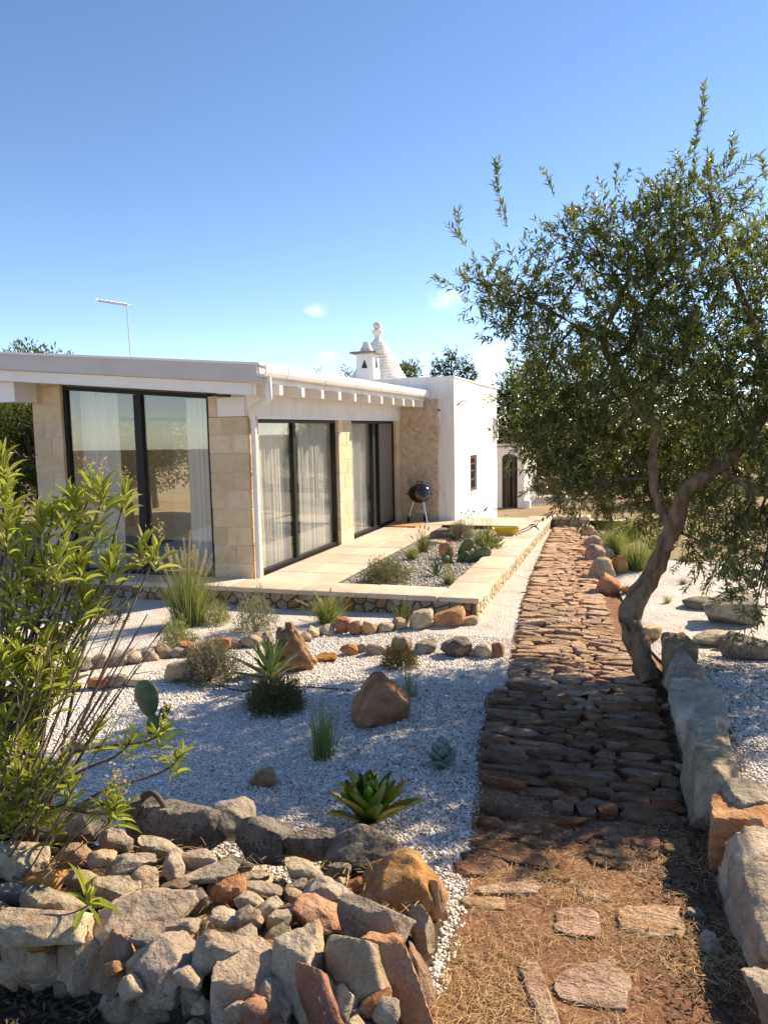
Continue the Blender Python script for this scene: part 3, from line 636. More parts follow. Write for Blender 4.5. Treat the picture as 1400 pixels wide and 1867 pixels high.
# ------------------------------------------------------------------ the glazed wing
YG, XF = 9.70, -5.15          # gable plane, glazed facade plane
XW = -8.80                    # west wall
def roof_z(x): return 2.96 + (-4.44 - x) * .0835      # top of the mono-pitch roof
def build_wing():
    H = thing('glazed_house', 'modern single-storey wing with white mono-pitch roof, tufa pillars and tall glass', 'house', (-5.15, 9.7, 0))
    L = Matrix.Translation((5.15, -9.7, 0))
    def fin(o): o.matrix_local = L; return o
    rg = random.Random(3)
    # roof slab, with deep painted fascia on the gable
    y0, y1 = 8.95, 17.17; xa, xb = -9.35, -4.56
    m = MB(); m.prism([(xa, roof_z(xa) - .24), (xb, roof_z(xb) - .24), (xb, roof_z(xb) - .02), (xa, roof_z(xa) - .02)], 'y', y0 + .03, y1); roof = fin(m.build('roof', 'white_paint', H))
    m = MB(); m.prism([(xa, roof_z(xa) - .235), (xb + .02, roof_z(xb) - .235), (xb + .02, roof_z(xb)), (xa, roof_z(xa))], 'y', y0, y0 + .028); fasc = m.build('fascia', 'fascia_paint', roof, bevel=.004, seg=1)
    m = MB(); m.prism([(xa, roof_z(xa) - .018), (xb + .04, roof_z(xb) - .018), (xb + .04, roof_z(xb) + .012), (xa, roof_z(xa) + .012)], 'y', y0 - .03, y1); m.build('roof_sheet', 'white_paint', roof)
    # soffit beam along the gable under the roof
    m = MB(); m.prism([(xa + .12, roof_z(xa + .12) - .40), (-4.72, roof_z(-4.72) - .40), (-4.72, roof_z(-4.72) - .243), (xa + .12, roof_z(xa + .12) - .243)], 'y', y0 + .12, y0 + .26); fin(m.build('gable_beam', 'white_paint', H, bevel=.004, seg=1))
    # ring beam blocks carrying it
    m = MB(); m.box(XW - .25, XW + .10, y0 + .3, YG + .1, 2.62, 2.93); fin(m.build('beam_end', 'white_paint', H, bevel=.005, seg=1))
    m = MB(); m.box(-5.58, -5.155, YG - .03, YG + .2, 2.33, 2.60); fin(m.build('beam_end', 'white_paint', H, bevel=.005, seg=1))
    # band above the glazing on the facade, boarded soffit and rafter tails
    m = MB(); m.box(XF - .22, XF + .02, YG + .004, 17.17, 2.33, 2.78); fin(m.build('lintel_band', 'plaster', H))
    m = MB(); m.box(XF - .05, XF + .045, 9.95, 16.95, 2.295, 2.335); fin(m.build('drip_strip', 'white_paint', H))
    ry = np.linspace(9.5, 16.75, 11)
    for y in ry:
        m = MB(); zt = roof_z(-4.72) - .245
        m.prism([(XF - .3, zt - .15 + .05), (-4.50, zt - .15), (-4.50, zt - .02), (XF - .3, zt + .04)], 'y', y - .05, y + .05); fin(m.build('rafter', 'white_paint', H, bevel=.004, seg=1))
    # gutter: half-round trough with clips
    m = MB(); prof = [(-4.57, 2.955), (-4.57, 2.86), (-4.545, 2.815), (-4.50, 2.80), (-4.455, 2.815), (-4.43, 2.86), (-4.425, 2.965), (-4.437, 2.965), (-4.445, 2.865), (-4.465, 2.83), (-4.50, 2.817), (-4.535, 2.83), (-4.555, 2.865), (-4.555, 2.955)]
    m.prism(prof, 'y', y0 - .02, 17.17); gut = fin(m.build('gutter', 'white_paint', H))
    for y in np.arange(9.6, 17, 1.35):
        m = MB(); m.prism([(u + (.006 if u > -4.5 else -.0), v) for u, v in prof], 'y', y, y + .02); m.build('gutter_clip', 'white_paint', gut)
    # downpipe: from the gutter end back to the pillar and down
    P = smooth_path([(-4.5, 9.12, 2.82), (-4.5, 9.13, 2.60), (-4.56, 9.2, 2.52), (-4.95, 9.55, 2.44), (-5.085, 9.72, 2.36), (-5.09, 9.80, 2.15), (-5.09, 9.80, 1.0), (-5.09, 9.80, .02)], 5)
    m = MB(); m.tube(P, .042, 12); dp = fin(m.build('downpipe', 'white_paint', H, smooth=True, sharp=50))
    for z in (.5, 1.5): m = MB(); m.tube([(-5.09, 9.80, z), (-5.09, 9.80, z + .03)], .05, 12); m.build('pipe_bracket', 'white_paint', dp)
    # pillars of squared tufa blocks
    def pillar(x0, x1, y0_, y1_, ztop, name='stone_pillar', split='x'):
        c = MB(); i = .006; c.box(x0 + i, x1 - i, y0_ + i, y1_ - i, -.1, ztop); core = fin(c.build(name, 'mortar', H))
        z = -.02; k = 0
        while z < ztop - .05:
            h = min(.262, ztop - z); wd = (x1 - x0) if split == 'x' else (y1_ - y0_)
            fr = [.5 + .12 * (1 if k % 2 else -1)] if (wd > .48 and k % 3) else []
            cuts = [0] + fr + [1]
            for a, b in zip(cuts, cuts[1:]):
                bm_ = MB(); e = .0035; pr_ = rg.uniform(0, .004)
                if split == 'x': bm_.box(x0 + (x1 - x0) * a + (e if a else 0) - (pr_ if not a else 0), x0 + (x1 - x0) * b - (e if b < 1 else 0) + (pr_ if b == 1 else 0), y0_ - pr_, y1_ + .001, z + e, z + h - e)
                else: bm_.box(x0 + .001, x1 + pr_, y0_ + (y1_ - y0_) * a + (e if a else 0), y0_ + (y1_ - y0_) * b - (e if b < 1 else 0), z + e, z + h - e)
                bm_.build('block', 'tufo', core, bevel=.006, seg=1)
            z += h; k += 1
        return core
    pillar(-8.80, -8.27, YG, YG + .32, 2.93); pillar(-5.74, XF, YG, 10.06, 2.325)
    c = MB(); c.box(-5.74, -5.585, YG, YG + .2, 2.33, 2.62); fin(c.build('block', 'tufo', H, bevel=.006, seg=1))
    pillar(XF - .30, XF, 13.24, 13.92, 2.325, split='y'); pillar(XF - .30, XF, 16.85, 17.17, 2.325, split='y')
    # glazing frames and panes
    def frame(name, axis, a, b, z0, z1a, z1b, w_, pos, mull, solid=None):
        m = MB(); d = .045
        def bar(u0, u1, v0, v1, v2=None, v3=None, d0=-d, d1=d):
            m.prism([(u0, v0), (u1, v1), (u1, v3 if v3 is not None else v1), (u0, v2 if v2 is not None else v0)], axis, pos + d0, pos + d1)
        top = lambda u: z1a + (z1b - z1a) * (u - a) / (b - a)
        bar(a, a + w_, z0, z0, top(a), top(a + w_)); bar(b - w_, b, z0, z0, top(b - w_), top(b))
        bar(a + w_, b - w_, top(a + w_) - w_, top(b - w_) - w_, top(a + w_), top(b - w_)); bar(a + w_, b - w_, z0, z0, z0 + w_, z0 + w_)
        fr = fin(m.build(name, 'black_frame', H)); edges = [a + w_] + list(mull) + [b - w_]
        for u, mw in mull.items():
            q = MB(); q.prism([(u - mw / 2, z0 + w_), (u + mw / 2, z0 + w_), (u + mw / 2, top(u) - w_), (u - mw / 2, top(u) - w_)], axis, pos - d * 1.2, pos + d * .9); q.build('mullion', 'black_frame', fr, bevel=.004, seg=1)
        us = sorted(edges)
        for u0, u1 in zip(us, us[1:]):
            h0 = mull.get(u0, 0) / 2; h1 = mull.get(u1, 0) / 2; u0 += h0; u1 -= h1
            q = MB(); mtl = 'glass'
            if solid and solid[0] < (u0 + u1) / 2 < solid[1]: mtl = solid[2]
            th = .006 if mtl == 'glass' else .02
            q.prism([(u0, z0 + w_), (u1, z0 + w_), (u1, top(u1) - w_), (u0, top(u0) - w_)], axis, pos - th, pos + th)
            q.build('pane' if mtl == 'glass' else 'panel', mtl, fr)
        return fr
    frame('gable_window', 'y', -8.27, -5.74, 0.0, roof_z(-8.27) - .42, roof_z(-5.74) - .42, .06, YG + .10, {-6.95: .13})
    frame('sliding_door', 'x', 10.06, 13.24, 0.0, 2.295, 2.295, .055, XF - .11, {11.45: .10})
    frame('sliding_door', 'x', 13.92, 16.85, 0.0, 2.295, 2.295, .055, XF - .11, {15.45: .16, 15.78: .05}, solid=(15.8, 16.8, 'pane_reflection_taupe'))
    # the room behind the glass
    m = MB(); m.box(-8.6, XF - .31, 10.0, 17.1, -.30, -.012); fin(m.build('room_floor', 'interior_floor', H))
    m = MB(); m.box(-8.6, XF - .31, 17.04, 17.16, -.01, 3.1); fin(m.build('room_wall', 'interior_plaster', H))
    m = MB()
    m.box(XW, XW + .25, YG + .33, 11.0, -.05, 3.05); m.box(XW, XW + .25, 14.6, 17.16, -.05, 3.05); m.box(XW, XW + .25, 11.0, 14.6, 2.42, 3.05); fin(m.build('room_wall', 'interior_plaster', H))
    frame('garden_window', 'x', 11.0, 14.6, 0.0, 2.42, 2.42, .07, XW + .12, {12.35: .12})
    def curtain(name, label, axis, a, b, pos, z1, folds, amp, seed):
        r = random.Random(seed); n = folds * 10; V = []; ph = r.uniform(0, 6)
        for zz in (0.02, z1 * .25, z1 * .5, z1 * .75, z1):
            for i in range(n + 1):
                t = i / n; u = a + (b - a) * t
                wv = amp * (math.sin(2 * math.pi * folds * t + ph + .6 * math.sin(5 * t + ph)) + .35 * math.sin(2 * math.pi * folds * 2.3 * t)) * (1 - .35 * zz / z1) + .012 * mnoise.noise(Vector((t * 9, zz, seed)))
                V.append((u, pos + wv, zz) if axis == 'y' else (pos + wv, u + .02 * mnoise.noise(Vector((t * 7, zz * 1.3, seed))), zz))
        F = [(j * (n + 1) + i, j * (n + 1) + i + 1, (j + 1) * (n + 1) + i + 1, (j + 1) * (n + 1) + i) for j in range(4) for i in range(n)]
        tag(mk(name, V, F, 'curtain', smooth=True), label, 'curtain', 'white curtains inside the glazed wing')
    curtain('curtain', 'white curtain gathered at the left edge of the gable window', 'y', -8.2, -7.5, YG + .34, 2.80, 9, .035, 1)
    curtain('curtain', 'white curtain gathered at the right edge of the gable window', 'y', -6.3, -5.62, YG + .34, 2.62, 8, .035, 2)
    curtain('curtain', 'long white curtain behind the left pane of the nearer sliding door', 'x', 10.15, 11.75, XF - .235, 2.24, 13, .035, 3)
    curtain('curtain', 'long white curtain behind the right pane of the nearer sliding door', 'x', 11.95, 13.15, XF - .235, 2.24, 11, .035, 4)
    curtain('curtain', 'long white curtain behind the glass of the farther sliding door', 'x', 14.0, 15.5, XF - .235, 2.24, 13, .035, 5)
    curtain('curtain', 'short curtain beside the garden window seen through the gable glass', 'x', 13.6, 14.5, XW + .36, 2.4, 8, .04, 6)
build_wing()

# antenna on the far side of the roof
a0 = np.array([-10.1 + .75, 13.0, roof_z(-9.2) - .1]); 
A = thing('antenna', 'thin television antenna with short boom on the glazed wing roof', 'antenna', (-9.25, 13.0, roof_z(-9.25) - .05))
p1 = at_y(232, 556, 13.0); off = Vector((-9.25, 13.0, roof_z(-9.25) - .05))
pt = Vector(p1) - off; pl_ = Vector(at_y(180, 548, 13.0)) - off
m = MB(); m.tube([(pt.x + .02, 0, 0), (pt.x, 0, pt.z)], .014, 8); m.build('mast', 'galvanised', A)
m = MB(); m.tube([(pt.x + .03, 0, pt.z - .005), (pl_.x, 0, pl_.z)], .022, 6); m.build('boom', 'aluminium', A)
for k in range(7):
    t_ = k / 6; c_ = Vector((pt.x, 0, pt.z)).lerp(Vector((pl_.x, 0, pl_.z)), t_); m = MB(); m.tube([(c_.x, -.13 + .05 * t_, c_.z + .02), (c_.x, .13 - .05 * t_, c_.z + .02)], .006, 5); m.build('element', 'aluminium', A)

# ------------------------------------------------------------------ the old whitewashed house with its trullo
def build_old():
    H = thing('trullo_house', 'old whitewashed house with chimney, conical trullo roof and patch of bare stone', 'house', (-3.88, 17.2, 0))
    L = Matrix.Translation((3.88, -17.2, 0)); rg = random.Random(8)
    def fin(o): o.matrix_local = L; return o
    # walls as a subdivided, slightly uneven shell; window opening left in the right-hand wall
    def sheet(u, v, fn, name):
        V = [fn(a, b) for b in v for a in u]; n = len(u)
        F = []
        for j in range(len(v) - 1):
            for i in range(n - 1):
                if name == 'side' and 18.95 - 1e-4 < (u[i] + u[i + 1]) / 2 < 19.78 and .5 < (v[j] + v[j + 1]) / 2 < 1.42: continue
                F.append((j * n + i, j * n + i + 1, (j + 1) * n + i + 1, (j + 1) * n + i))
        return V, F
    nz_ = lambda a, b, k: .018 * mnoise.fractal(Vector((a * .8, b * .8, k)), 1, 2, 3)
    W = MB()
    u = np.concatenate([np.linspace(17.2, 18.95, 8), np.linspace(19.78, 22.9, 12)]); v = np.array([-.8, -.4, 0, .5, 1.42, 1.9, 2.4, 2.9, 3.24])
    W.add(*sheet(u, v, lambda a, b: (-3.88 + nz_(a, b, 1) * min(1, (a - 17.2) * 3), a, b), 'side'))
    u2 = np.linspace(-9.6, -3.88, 30); W.add(*sheet(u2, v, lambda a, b: (a, 17.2 + nz_(a, b, 5) * min(1, (-3.88 - a) * 3), b), 'front'))
    W.add([(-9.6, 22.9, -.8), (-3.88, 22.9, -.8), (-3.88, 22.9, 3.24), (-9.6, 22.9, 3.24)], [(0, 3, 2, 1)]); W.add([(-9.6, 17.2, -.8), (-9.6, 22.9, -.8), (-9.6, 22.9, 3.24), (-9.6, 17.2, 3.24)], [(0, 1, 2, 3)][::-1])
    W.add([(-9.6, 17.2, 3.2), (-3.88, 17.2, 3.2), (-3.88, 22.9, 3.2), (-9.6, 22.9, 3.2)], [(0, 1, 2, 3)])
    fin(W.build('wall', 'plaster', H, smooth=True, sharp=40))
    m = MB(); m.box(-9.62, -3.86, 17.17, 17.5, 3.235, 3.28); m.box(-4.2, -3.855, 17.5, 22.93, 3.235, 3.28); fin(m.build('parapet_cap', 'plaster', H, bevel=.012, seg=2))
    # window: timber grille in a deep reveal
    m = MB(); X = -3.89
    m.box(X - .20, X - .005, 18.90, 18.955, .45, 1.47); m.box(X - .20, X - .005, 19.775, 19.83, .45, 1.47); m.box(X - .20, X - .005, 18.955, 19.775, 1.415, 1.47); m.box(X - .20, X - .005, 18.955, 19.775, .45, .505); fin(m.build('window_reveal', 'plaster', H))
    m = MB(); X = -3.97
    m.box(X, X + .05, 18.955, 19.03, .505, 1.415); m.box(X, X + .05, 19.70, 19.775, .505, 1.415); m.box(X, X + .05, 19.03, 19.70, 1.34, 1.415); m.box(X, X + .05, 19.03, 19.70, .505, .58); wf = fin(m.build('window', 'dark_wood', H))
    m = MB(); m.box(X + .01, X + .02, 19.03, 19.70, .58, 1.34); m.build('pane', 'glass', wf)
    m = MB(); m.box(X - .06, X - .04, 18.96, 19.77, .51, 1.41); m.build('shutter', 'dark_wood', wf)
    for z in (.80, 1.02, 1.2): m = MB(); m.box(X + .012, X + .042, 19.03, 19.70, z - .018, z + .018); m.build('glazing_bar', 'dark_wood', wf)
    for y in (19.25, 19.48): m = MB(); m.box(X + .014, X + .044, y - .018, y + .018, .58, 1.34); m.build('glazing_bar', 'dark_wood', wf)
    m = MB(); m.box(-3.90, -3.84, 18.9, 19.83, .42, .455); m.build('sill', 'plaster', wf, bevel=.006, seg=1)
    # bare rubble patch on the front wall
    core = MB(); outline = [(-5.14, .0), (-4.25, .0), (-4.28, .35), (-4.22, .8), (-4.30, 1.1), (-4.24, 1.7), (-4.20, 2.1), (-4.26, 2.5), (-4.22, 2.78), (-5.14, 2.78)]
    core.prism(outline, 'y', 17.17, 17.195); pc = fin(core.build('bare_masonry', 'mortar', H))
    for P in voronoi(rg, -5.12, -4.26, .02, 2.76, 90, .012, 1.4):
        cu = sum(q[0] for q in P) / len(P)
        if cu > -4.34 and rg.random() < .35: continue
        stone_from_poly('stone', P, 'y', 17.17, rg.uniform(.004, .012), 'patch_stone', pc, rg, -1)
    # lamp bracket and cable
    m = MB(); m.tube(smooth_path([(-3.88, 17.45, 2.62), (-3.83, 17.6, 2.70), (-3.81, 17.9, 2.74), (-3.80, 18.2, 2.74)], 4), .013, 6); fin(m.build('lamp_bracket', 'black_frame', H))
    m = MB(); m.tube([(-4.22, 17.19, 2.52), (-4.22, 17.14, 2.52)], .022, 8); fin(m.build('cable_stub', 'black_frame', H))
    m = MB(); m.box(-3.875, -3.78, 22.3, 22.6, 1.75, 2.35); fin(m.build('meter_box', 'plaster', H, bevel=.02, seg=2))
    m = MB(); m.box(-3.95, -3.2, 22.75, 23.25, 1.43, 1.47); 
    # chimney
    cx, cy = -6.40, 18.6; m = MB()
    def ring(z, hx, hy): return [(cx - hx, cy - hy, z), (cx + hx, cy - hy, z), (cx + hx, cy + hy, z), (cx - hx, cy + hy, z)]
    V = ring(3.1, .255, .27) + ring(4.0, .215, .23); m.add(V, [(0, 3, 2, 1), (4, 5, 6, 7), (0, 1, 5, 4), (1, 2, 6, 5), (2, 3, 7, 6), (3, 0, 4, 7)]); ch = fin(m.build('chimney', 'plaster', H, bevel=.015, seg=2))
    m = MB(); yv = cy - .262; m.prism([(cx - .075, 3.64), (cx + .075, 3.64), (cx, 3.84)], 'y', yv - .006, yv + .05); m.build('vent', 'rubber', ch)
    m = MB(); xv = cx + .237; m.prism([(cy - .09, 3.66), (cy + .09, 3.66), (cy, 3.90)], 'x', xv - .05, xv + .004); m.build('vent', 'rubber', ch)
    m = MB(); m.prism([(cx - .36, cy - .34), (cx - .12, cy - .36), (cx + .18, cy - .35), (cx + .33, cy - .32), (cx + .34, cy + .30), (cx + .1, cy + .35), (cx - .35, cy + .32)], 'z', 4.0, 4.05); m.build('cap_slab', 'weathered_slate', ch, bevel=.012, seg=2)
    m = MB(); m.lathe([(.18, 0), (.17, .04), (.11, .16), (.09, .24), (.075, .26), (.02, .265)], 14, (cx - .02, cy, 4.048), .05); m.build('cap_cone', 'trullo_stone', ch, smooth=True, sharp=50)
    # trullo cone of stepped courses, with a turned pinnacle
    cx, cy = -6.72, 20.4; m = MB(); prof = []; z0 = 3.15; n = 17; hgt = 1.35
    for k in range(n):
        r0 = .98 - (.98 - .17) * (k / n); prof += [(r0, k * hgt / n), (r0 - .012, (k + .85) * hgt / n)]
    prof.append((.13, hgt)); m.lathe(prof, 36, (cx, cy, z0), .012); tc_ = fin(m.build('trullo_cone', 'trullo_stone', H, smooth=True, sharp=30))
    m = MB(); m.lathe([(.15, 0), (.12, .05), (.075, .12), (.095, .2), (.15, .27), (.155, .31), (.08, .335), (.07, .36), (.11, .40), (.125, .455), (.10, .51), (.05, .54), (.02, .55)], 20, (cx, cy, z0 + hgt - .01)); m.build('pinnacle', 'trullo_stone', tc_, smooth=True, sharp=50)
build_old()

# ------------------------------------------------------------------ outhouse with an open plank door, farther down
def build_out():
    y0 = 27.0; z0 = -.72; H = thing('outhouse', 'small whitewashed outhouse with dark double door, beyond the white house', 'outbuilding', (-4.0, y0, z0)); L = Matrix.Translation((4.0, -y0, -z0))
    def fin(o): o.matrix_local = L; return o
    m = MB(); xs = (-7.5, -4.40, -3.86, -3.62)
    m.box(xs[0], xs[1], y0, y0 + .35, z0 - .1, 1.42); m.box(xs[2], xs[3], y0, y0 + .35, z0 - .1, 1.42)
    arch = [(xs[1], 1.42)] + [(xs[1], 1.02)] + [((xs[1] + xs[2]) / 2 - .27 * math.cos(math.pi * k / 8), 1.02 + .17 * math.sin(math.pi * k / 8)) for k in range(9)] + [(xs[2], 1.42)]
    m.prism(arch, 'y', y0, y0 + .349); m.box(xs[0], xs[3], y0 + .36, y0 + 3.5, z0 - .1, 1.36); fin(m.build('wall', 'plaster', H))
    m = MB(); m.box(-7.6, -3.52, y0 - .12, y0 + 3.6, 1.42, 1.47); fin(m.build('roof', 'weathered_slate', H, bevel=.01, seg=1))
    m = MB(); m.box(-4.39, -4.13, y0 + .16, y0 + .20, z0, 1.10); d = fin(m.build('door', 'dark_wood', H)); 
    for k in range(3): q = MB(); q.box(-4.385 + k * .085, -4.31 + k * .085, y0 + .145, y0 + .158, z0 + .02, 1.08); q.build('plank', 'dark_wood', d)
    m = MB(); m.prism([(-3.87, y0 + .18), (-3.90, y0 + .15), (-4.02, y0 - .10), (-3.99, y0 - .08)], 'z', z0, 1.08); fin(m.build('door', 'dark_wood', H))
    m = MB(); m.box(-4.13, -3.87, y0 + .3, y0 + .33, z0, 1.1); fin(m.build('doorway_dark', 'rubber', H))  # black sheet standing in for the unlit inside seen between the doors
    m = MB(); m.box(-3.61, -3.42, y0 - .1, y0 + .2, z0 - .05, z0 + .28); fin(m.build('buttress', 'plaster', H, bevel=.03, seg=2))
build_out()

# ------------------------------------------------------------------ foreground dry-stone wall
def build_front_wall():
    W = thing('dry_stone_wall', 'tumbled dry-stone wall of grey, cream and orange rocks beside the path in the foreground', 'wall', (-1.6, 2.7, -.1))
    Wi = Matrix.Translation((1.6, -2.7, .1))
    # rubble and earth heart of the wall
    nx, ny = 40, 14; xs = np.linspace(-4.2, -.74, nx); V = []
    for j in range(ny):
        t = j / (ny - 1)
        for x in xs:
            y = 2.22 + 1.0 * t - .02 * (x + .7); hgt = .20 * math.sin(math.pi * min(1, t * .98 + .01)) ** .45 * min(1, (-.74 - x) * 6 + .05)
            V.append((x, y, Gs(x, y) - .03 + hgt + .02 * mnoise.noise(Vector((x * 6, y * 6, 1)))))
    F = [(j * nx + i, j * nx + i + 1, (j + 1) * nx + i + 1, (j + 1) * nx + i) for j in range(ny - 1) for i in range(nx - 1)]
    c = mk('rubble_core', V, F, 'mulch', W, smooth=True); c.matrix_local = Wi
    top = [  # px, py, w, h, colour, roll, z of centre
        (658, 1552, 132, 118, 'rock_lichen', 0, .10), (562, 1540, 100, 84, 'rock_lichen', 4, .08), (481, 1528, 100, 100, 'rock_lichen', -6, .09), (335, 1496, 195, 100, 'rock_lichen', 4, .08), (425, 1500, 80, 88, 'rock_grey', 0, .07),
        (742, 1622, 150, 156, 'rock_orange', -22, .07), (686, 1680, 128, 108, 'rock_grey', 10, .17), (585, 1678, 106, 72, 'rock_orange', -28, .10), (598, 1624, 84, 54, 'rock_pale', -8, .12), (556, 1592, 60, 64, 'rock_pale', 8, .10),
        (656, 1612, 64, 44, 'rock_orange', 0, .06), (455, 1678, 48, 54, 'rock_cream', 20, .14), (492, 1660, 46, 46, 'rock_pale', 0, .12), (512, 1676, 38, 52, 'rock_cream', -15, .13), (457, 1641, 54, 34, 'rock_pale', 0, .11), (478, 1620, 70, 32, 'rock_grey', -12, .10),
        (418, 1627, 62, 58, 'rock_orange', 25, .11), (463, 1599, 52, 28, 'rock_tan', 0, .08), (410, 1676, 54, 46, 'rock_cream', -10, .13), (395, 1736, 98, 84, 'rock_cream', 12, .15), (446, 1711, 38, 58, 'rock_grey', 25, .14), (502, 1709, 56, 38, 'rock_cream', 22, .13), (487, 1729, 58, 28, 'rock_orange', 15, .12), (529, 1663, 36, 48, 'rock_lichen', 0, .10),
        (258, 1668, 176, 92, 'rock_pale', 6, .15), (80, 1692, 156, 62, 'rock_pale', 8, .16), (267, 1711, 54, 38, 'rock_grey', 0, .16), (237, 1576, 80, 44, 'rock_pale', 8, .12), (264, 1606, 46, 62, 'rock_cream', -6, .12), (290, 1546, 70, 42, 'rock_pale', 0, .10), (316, 1582, 36, 66, 'rock_pale', 10, .11), (362, 1566, 66, 46, 'rock_cream', -10, .10), (384, 1593, 96, 30, 'rock_pale', 6, .09), (352, 1645, 50, 46, 'rock_grey', 0, .12),
        (213, 1534, 60, 46, 'rock_pale', -10, .10), (186, 1566, 46, 38, 'rock_cream', 0, .12), (81, 1611, 66, 48, 'rock_orange', 6, .15), (38, 1576, 92, 76, 'rock_pale', -8, .13), (54, 1482, 82, 46, 'rock_pale', 0, .12), (57, 1516, 46, 48, 'rock_grey', 0, .12), (18, 1504, 42, 62, 'rock_tan', 0, .12), (116, 1513, 98, 76, 'rock_grey', 10, .11), (160, 1500, 70, 66, 'rock_lichen', -8, .10), (210, 1622, 88, 50, 'rock_pale', -5, .13), (100, 1651, 118, 54, 'rock_pale', 5, .15), (14, 1632, 74, 56, 'rock_grey', 0, .13), (140, 1560, 64, 50, 'rock_tan', 0, .11), (150, 1605, 60, 44, 'rock_cream', 10, .12), (320, 1620, 54, 36, 'rock_tan', 0, .10), (330, 1690, 60, 40, 'rock_pale', 8, .13), (545, 1640, 44, 36, 'rock_tan', 0, .09), (620, 1590, 40, 40, 'rock_lichen', 0, .07), (540, 1620, 40, 40, 'rock_grey', 0, .09), (430, 1575, 60, 30, 'rock_lichen', 0, .06), (-50, 1560, 90, 80, 'rock_grey', 0, .12), (-60, 1660, 110, 70, 'rock_pale', 0, .15)]
    for k, (px, py, w_, h_, m_, rot, z) in enumerate(top):
        P = at_z(px, py, z); s = pxm(P); a = w_ * s; ap = h_ * s; d = max(.55 * a, .7 * ap); hh = max((ap - .5 * d) / .86, .45 * min(a, ap))
        if py > 1640 or py < 1580: hh = max(hh, .5 * a * .8)
        rock_at('stone', P, (a, d, hh), m_, W, rot, 0, seed=900 + k, hi=(w_ > 70))
    front = [(649, 1766, 124, 116, 'rock_cream', 12, 2.42), (544, 1788, 82, 172, 'rock_cream', 14, 2.36), (583, 1824, 66, 134, 'rock_orange', 16, 2.27), (628, 1846, 60, 90, 'rock_cream', 10, 2.30), (726, 1790, 80, 176, 'rock_orange', 26, 2.46), (762, 1786, 42, 116, 'rock_tan', 14, 2.62), (452, 1806, 118, 156, 'rock_pale', 4, 2.30), (300, 1772, 96, 116, 'rock_pale', -4, 2.26), (219, 1754, 92, 96, 'rock_tan', 0, 2.30), (150, 1748, 72, 126, 'rock_tan', 4, 2.28), (74, 1758, 118, 92, 'rock_tan', 0, 2.26), (255, 1836, 148, 70, 'rock_tan', 3, 2.27), (357, 1830, 48, 84, 'rock_grey', 0, 2.27), (6, 1742, 56, 96, 'rock_tan', 0, 2.26), (690, 1860, 70, 80, 'rock_tan', 0, 2.36), (-60, 1760, 100, 90, 'rock_tan', 0, 2.26), (400, 1860, 70, 70, 'rock_grey', 0, 2.27), (500, 1870, 70, 60, 'rock_tan', 0, 2.26), (340, 1880, 90, 60, 'rock_tan', 0, 2.27), (770, 1700, 40, 90, 'rock_tan', 5, 2.80), (790, 1640, 36, 70, 'rock_orange', 0, 3.02), (600, 1900, 80, 70, 'rock_tan', 0, 2.27)]
    for k, (px, py, w_, h_, m_, rot, Y) in enumerate(front):
        P = at_y(px, py, Y + .05); s = pxm(P); a = w_ * s * .93; b = h_ * s * .94
        rock_at('stone', P, (a, max(.8 * a, .16), b), m_, W, rot, -30, seed=1200 + k, hi=True)
    rg = random.Random(77)
    for k in range(60):                                   # smaller stones packed along the front and the path end
        x = rg.uniform(-3.0, -.8); y = 2.2 + rg.uniform(0, .16) + (.25 * max(0, x + 1.1)); a = rg.uniform(.06, .13)
        rock_at('stone', (x, y, Gs(x, y) + rg.uniform(.03, .22)), (a, a, a * rg.uniform(.6, 1.1)), rg.choice(['rock_cream', 'rock_pale', 'rock_tan', 'rock_orange', 'rock_pale']), W, rg.uniform(-40, 40), rg.uniform(-40, 0), seed=1900 + k, pool=ROCK)
    for k in range(170):                                   # small chinking stones between the big ones
        x = rg.uniform(-2.9, -.85); y = rg.uniform(2.3, 3.1); z = Gs(x, y) + .16 + rg.uniform(-.02, .03)
        a = rg.uniform(.03, .09); rock_at('chip', (x, y, z), (a, a * rg.uniform(.6, 1), a * rg.uniform(.5, .9)), rg.choice(['rock_grey', 'rock_tan', 'rock_cream', 'rock_orange', 'rock_pale']), W, rg.uniform(-40, 40), rg.uniform(-30, 30), seed=1500 + k, pool=ROCK)
build_front_wall()

# ------------------------------------------------------------------ slab wall right of the path
def build_right_wall():
    W = thing('slab_wall', 'low retaining wall of long weathered limestone slabs right of the path', 'wall', (.4, 4.5, -.1))
    for k, (x, y, z, sx, sy, sz, m_, yaw) in enumerate([(.395, 6.98, .05, .28, .40, .42, 'rock_tan', .1), (.425, 6.45, .02, .34, .84, .38, 'rock_grey', .05), (.445, 5.62, .015, .36, 1.12, .38, 'rock_pale', .06), (.475, 4.74, .015, .37, 1.04, .39, 'rock_pale', .05), (.52, 4.10, .0, .34, .46, .36, 'rock_orange', .15), (.70, 3.42, .0, .56, 1.16, .42, 'rock_pale', .03), (.60, 2.68, -.02, .36, .5, .40, 'rock_pale', .1), (.62, 2.2, -.02, .4, .5, .42, 'rock_tan', -.1), (.60, 4.25, .1, .26, .3, .2, 'rock_grey', .3)]):
        me = rock_mesh('slab', 700 + k, 5, 5, 1.0, .075, m_, layers=.035)
        m4 = W.matrix_basis.inverted() @ Matrix.Translation((x, y, z)) @ Matrix.Rotation(yaw, 4, 'Z') @ Matrix.Rotation(random.uniform(-.05, .05), 4, 'X') @ Matrix.Diagonal((sx, sy, sz, 1)); inst('stone', me, m_, W, m4)
    rg = random.Random(4)
    for k in range(14):
        y = rg.uniform(2.4, 7.2); x = float(pr(y)) - .02 + rg.uniform(-.04, .05); a = rg.uniform(.05, .13)
        rock_at('chip', (x, y, Gs(x, y) + a * .2), (a, a * .8, a * .6), rg.choice(['rock_grey', 'rock_tan', 'rock_pale']), W, rg.uniform(-30, 30), 0, seed=1700 + k)
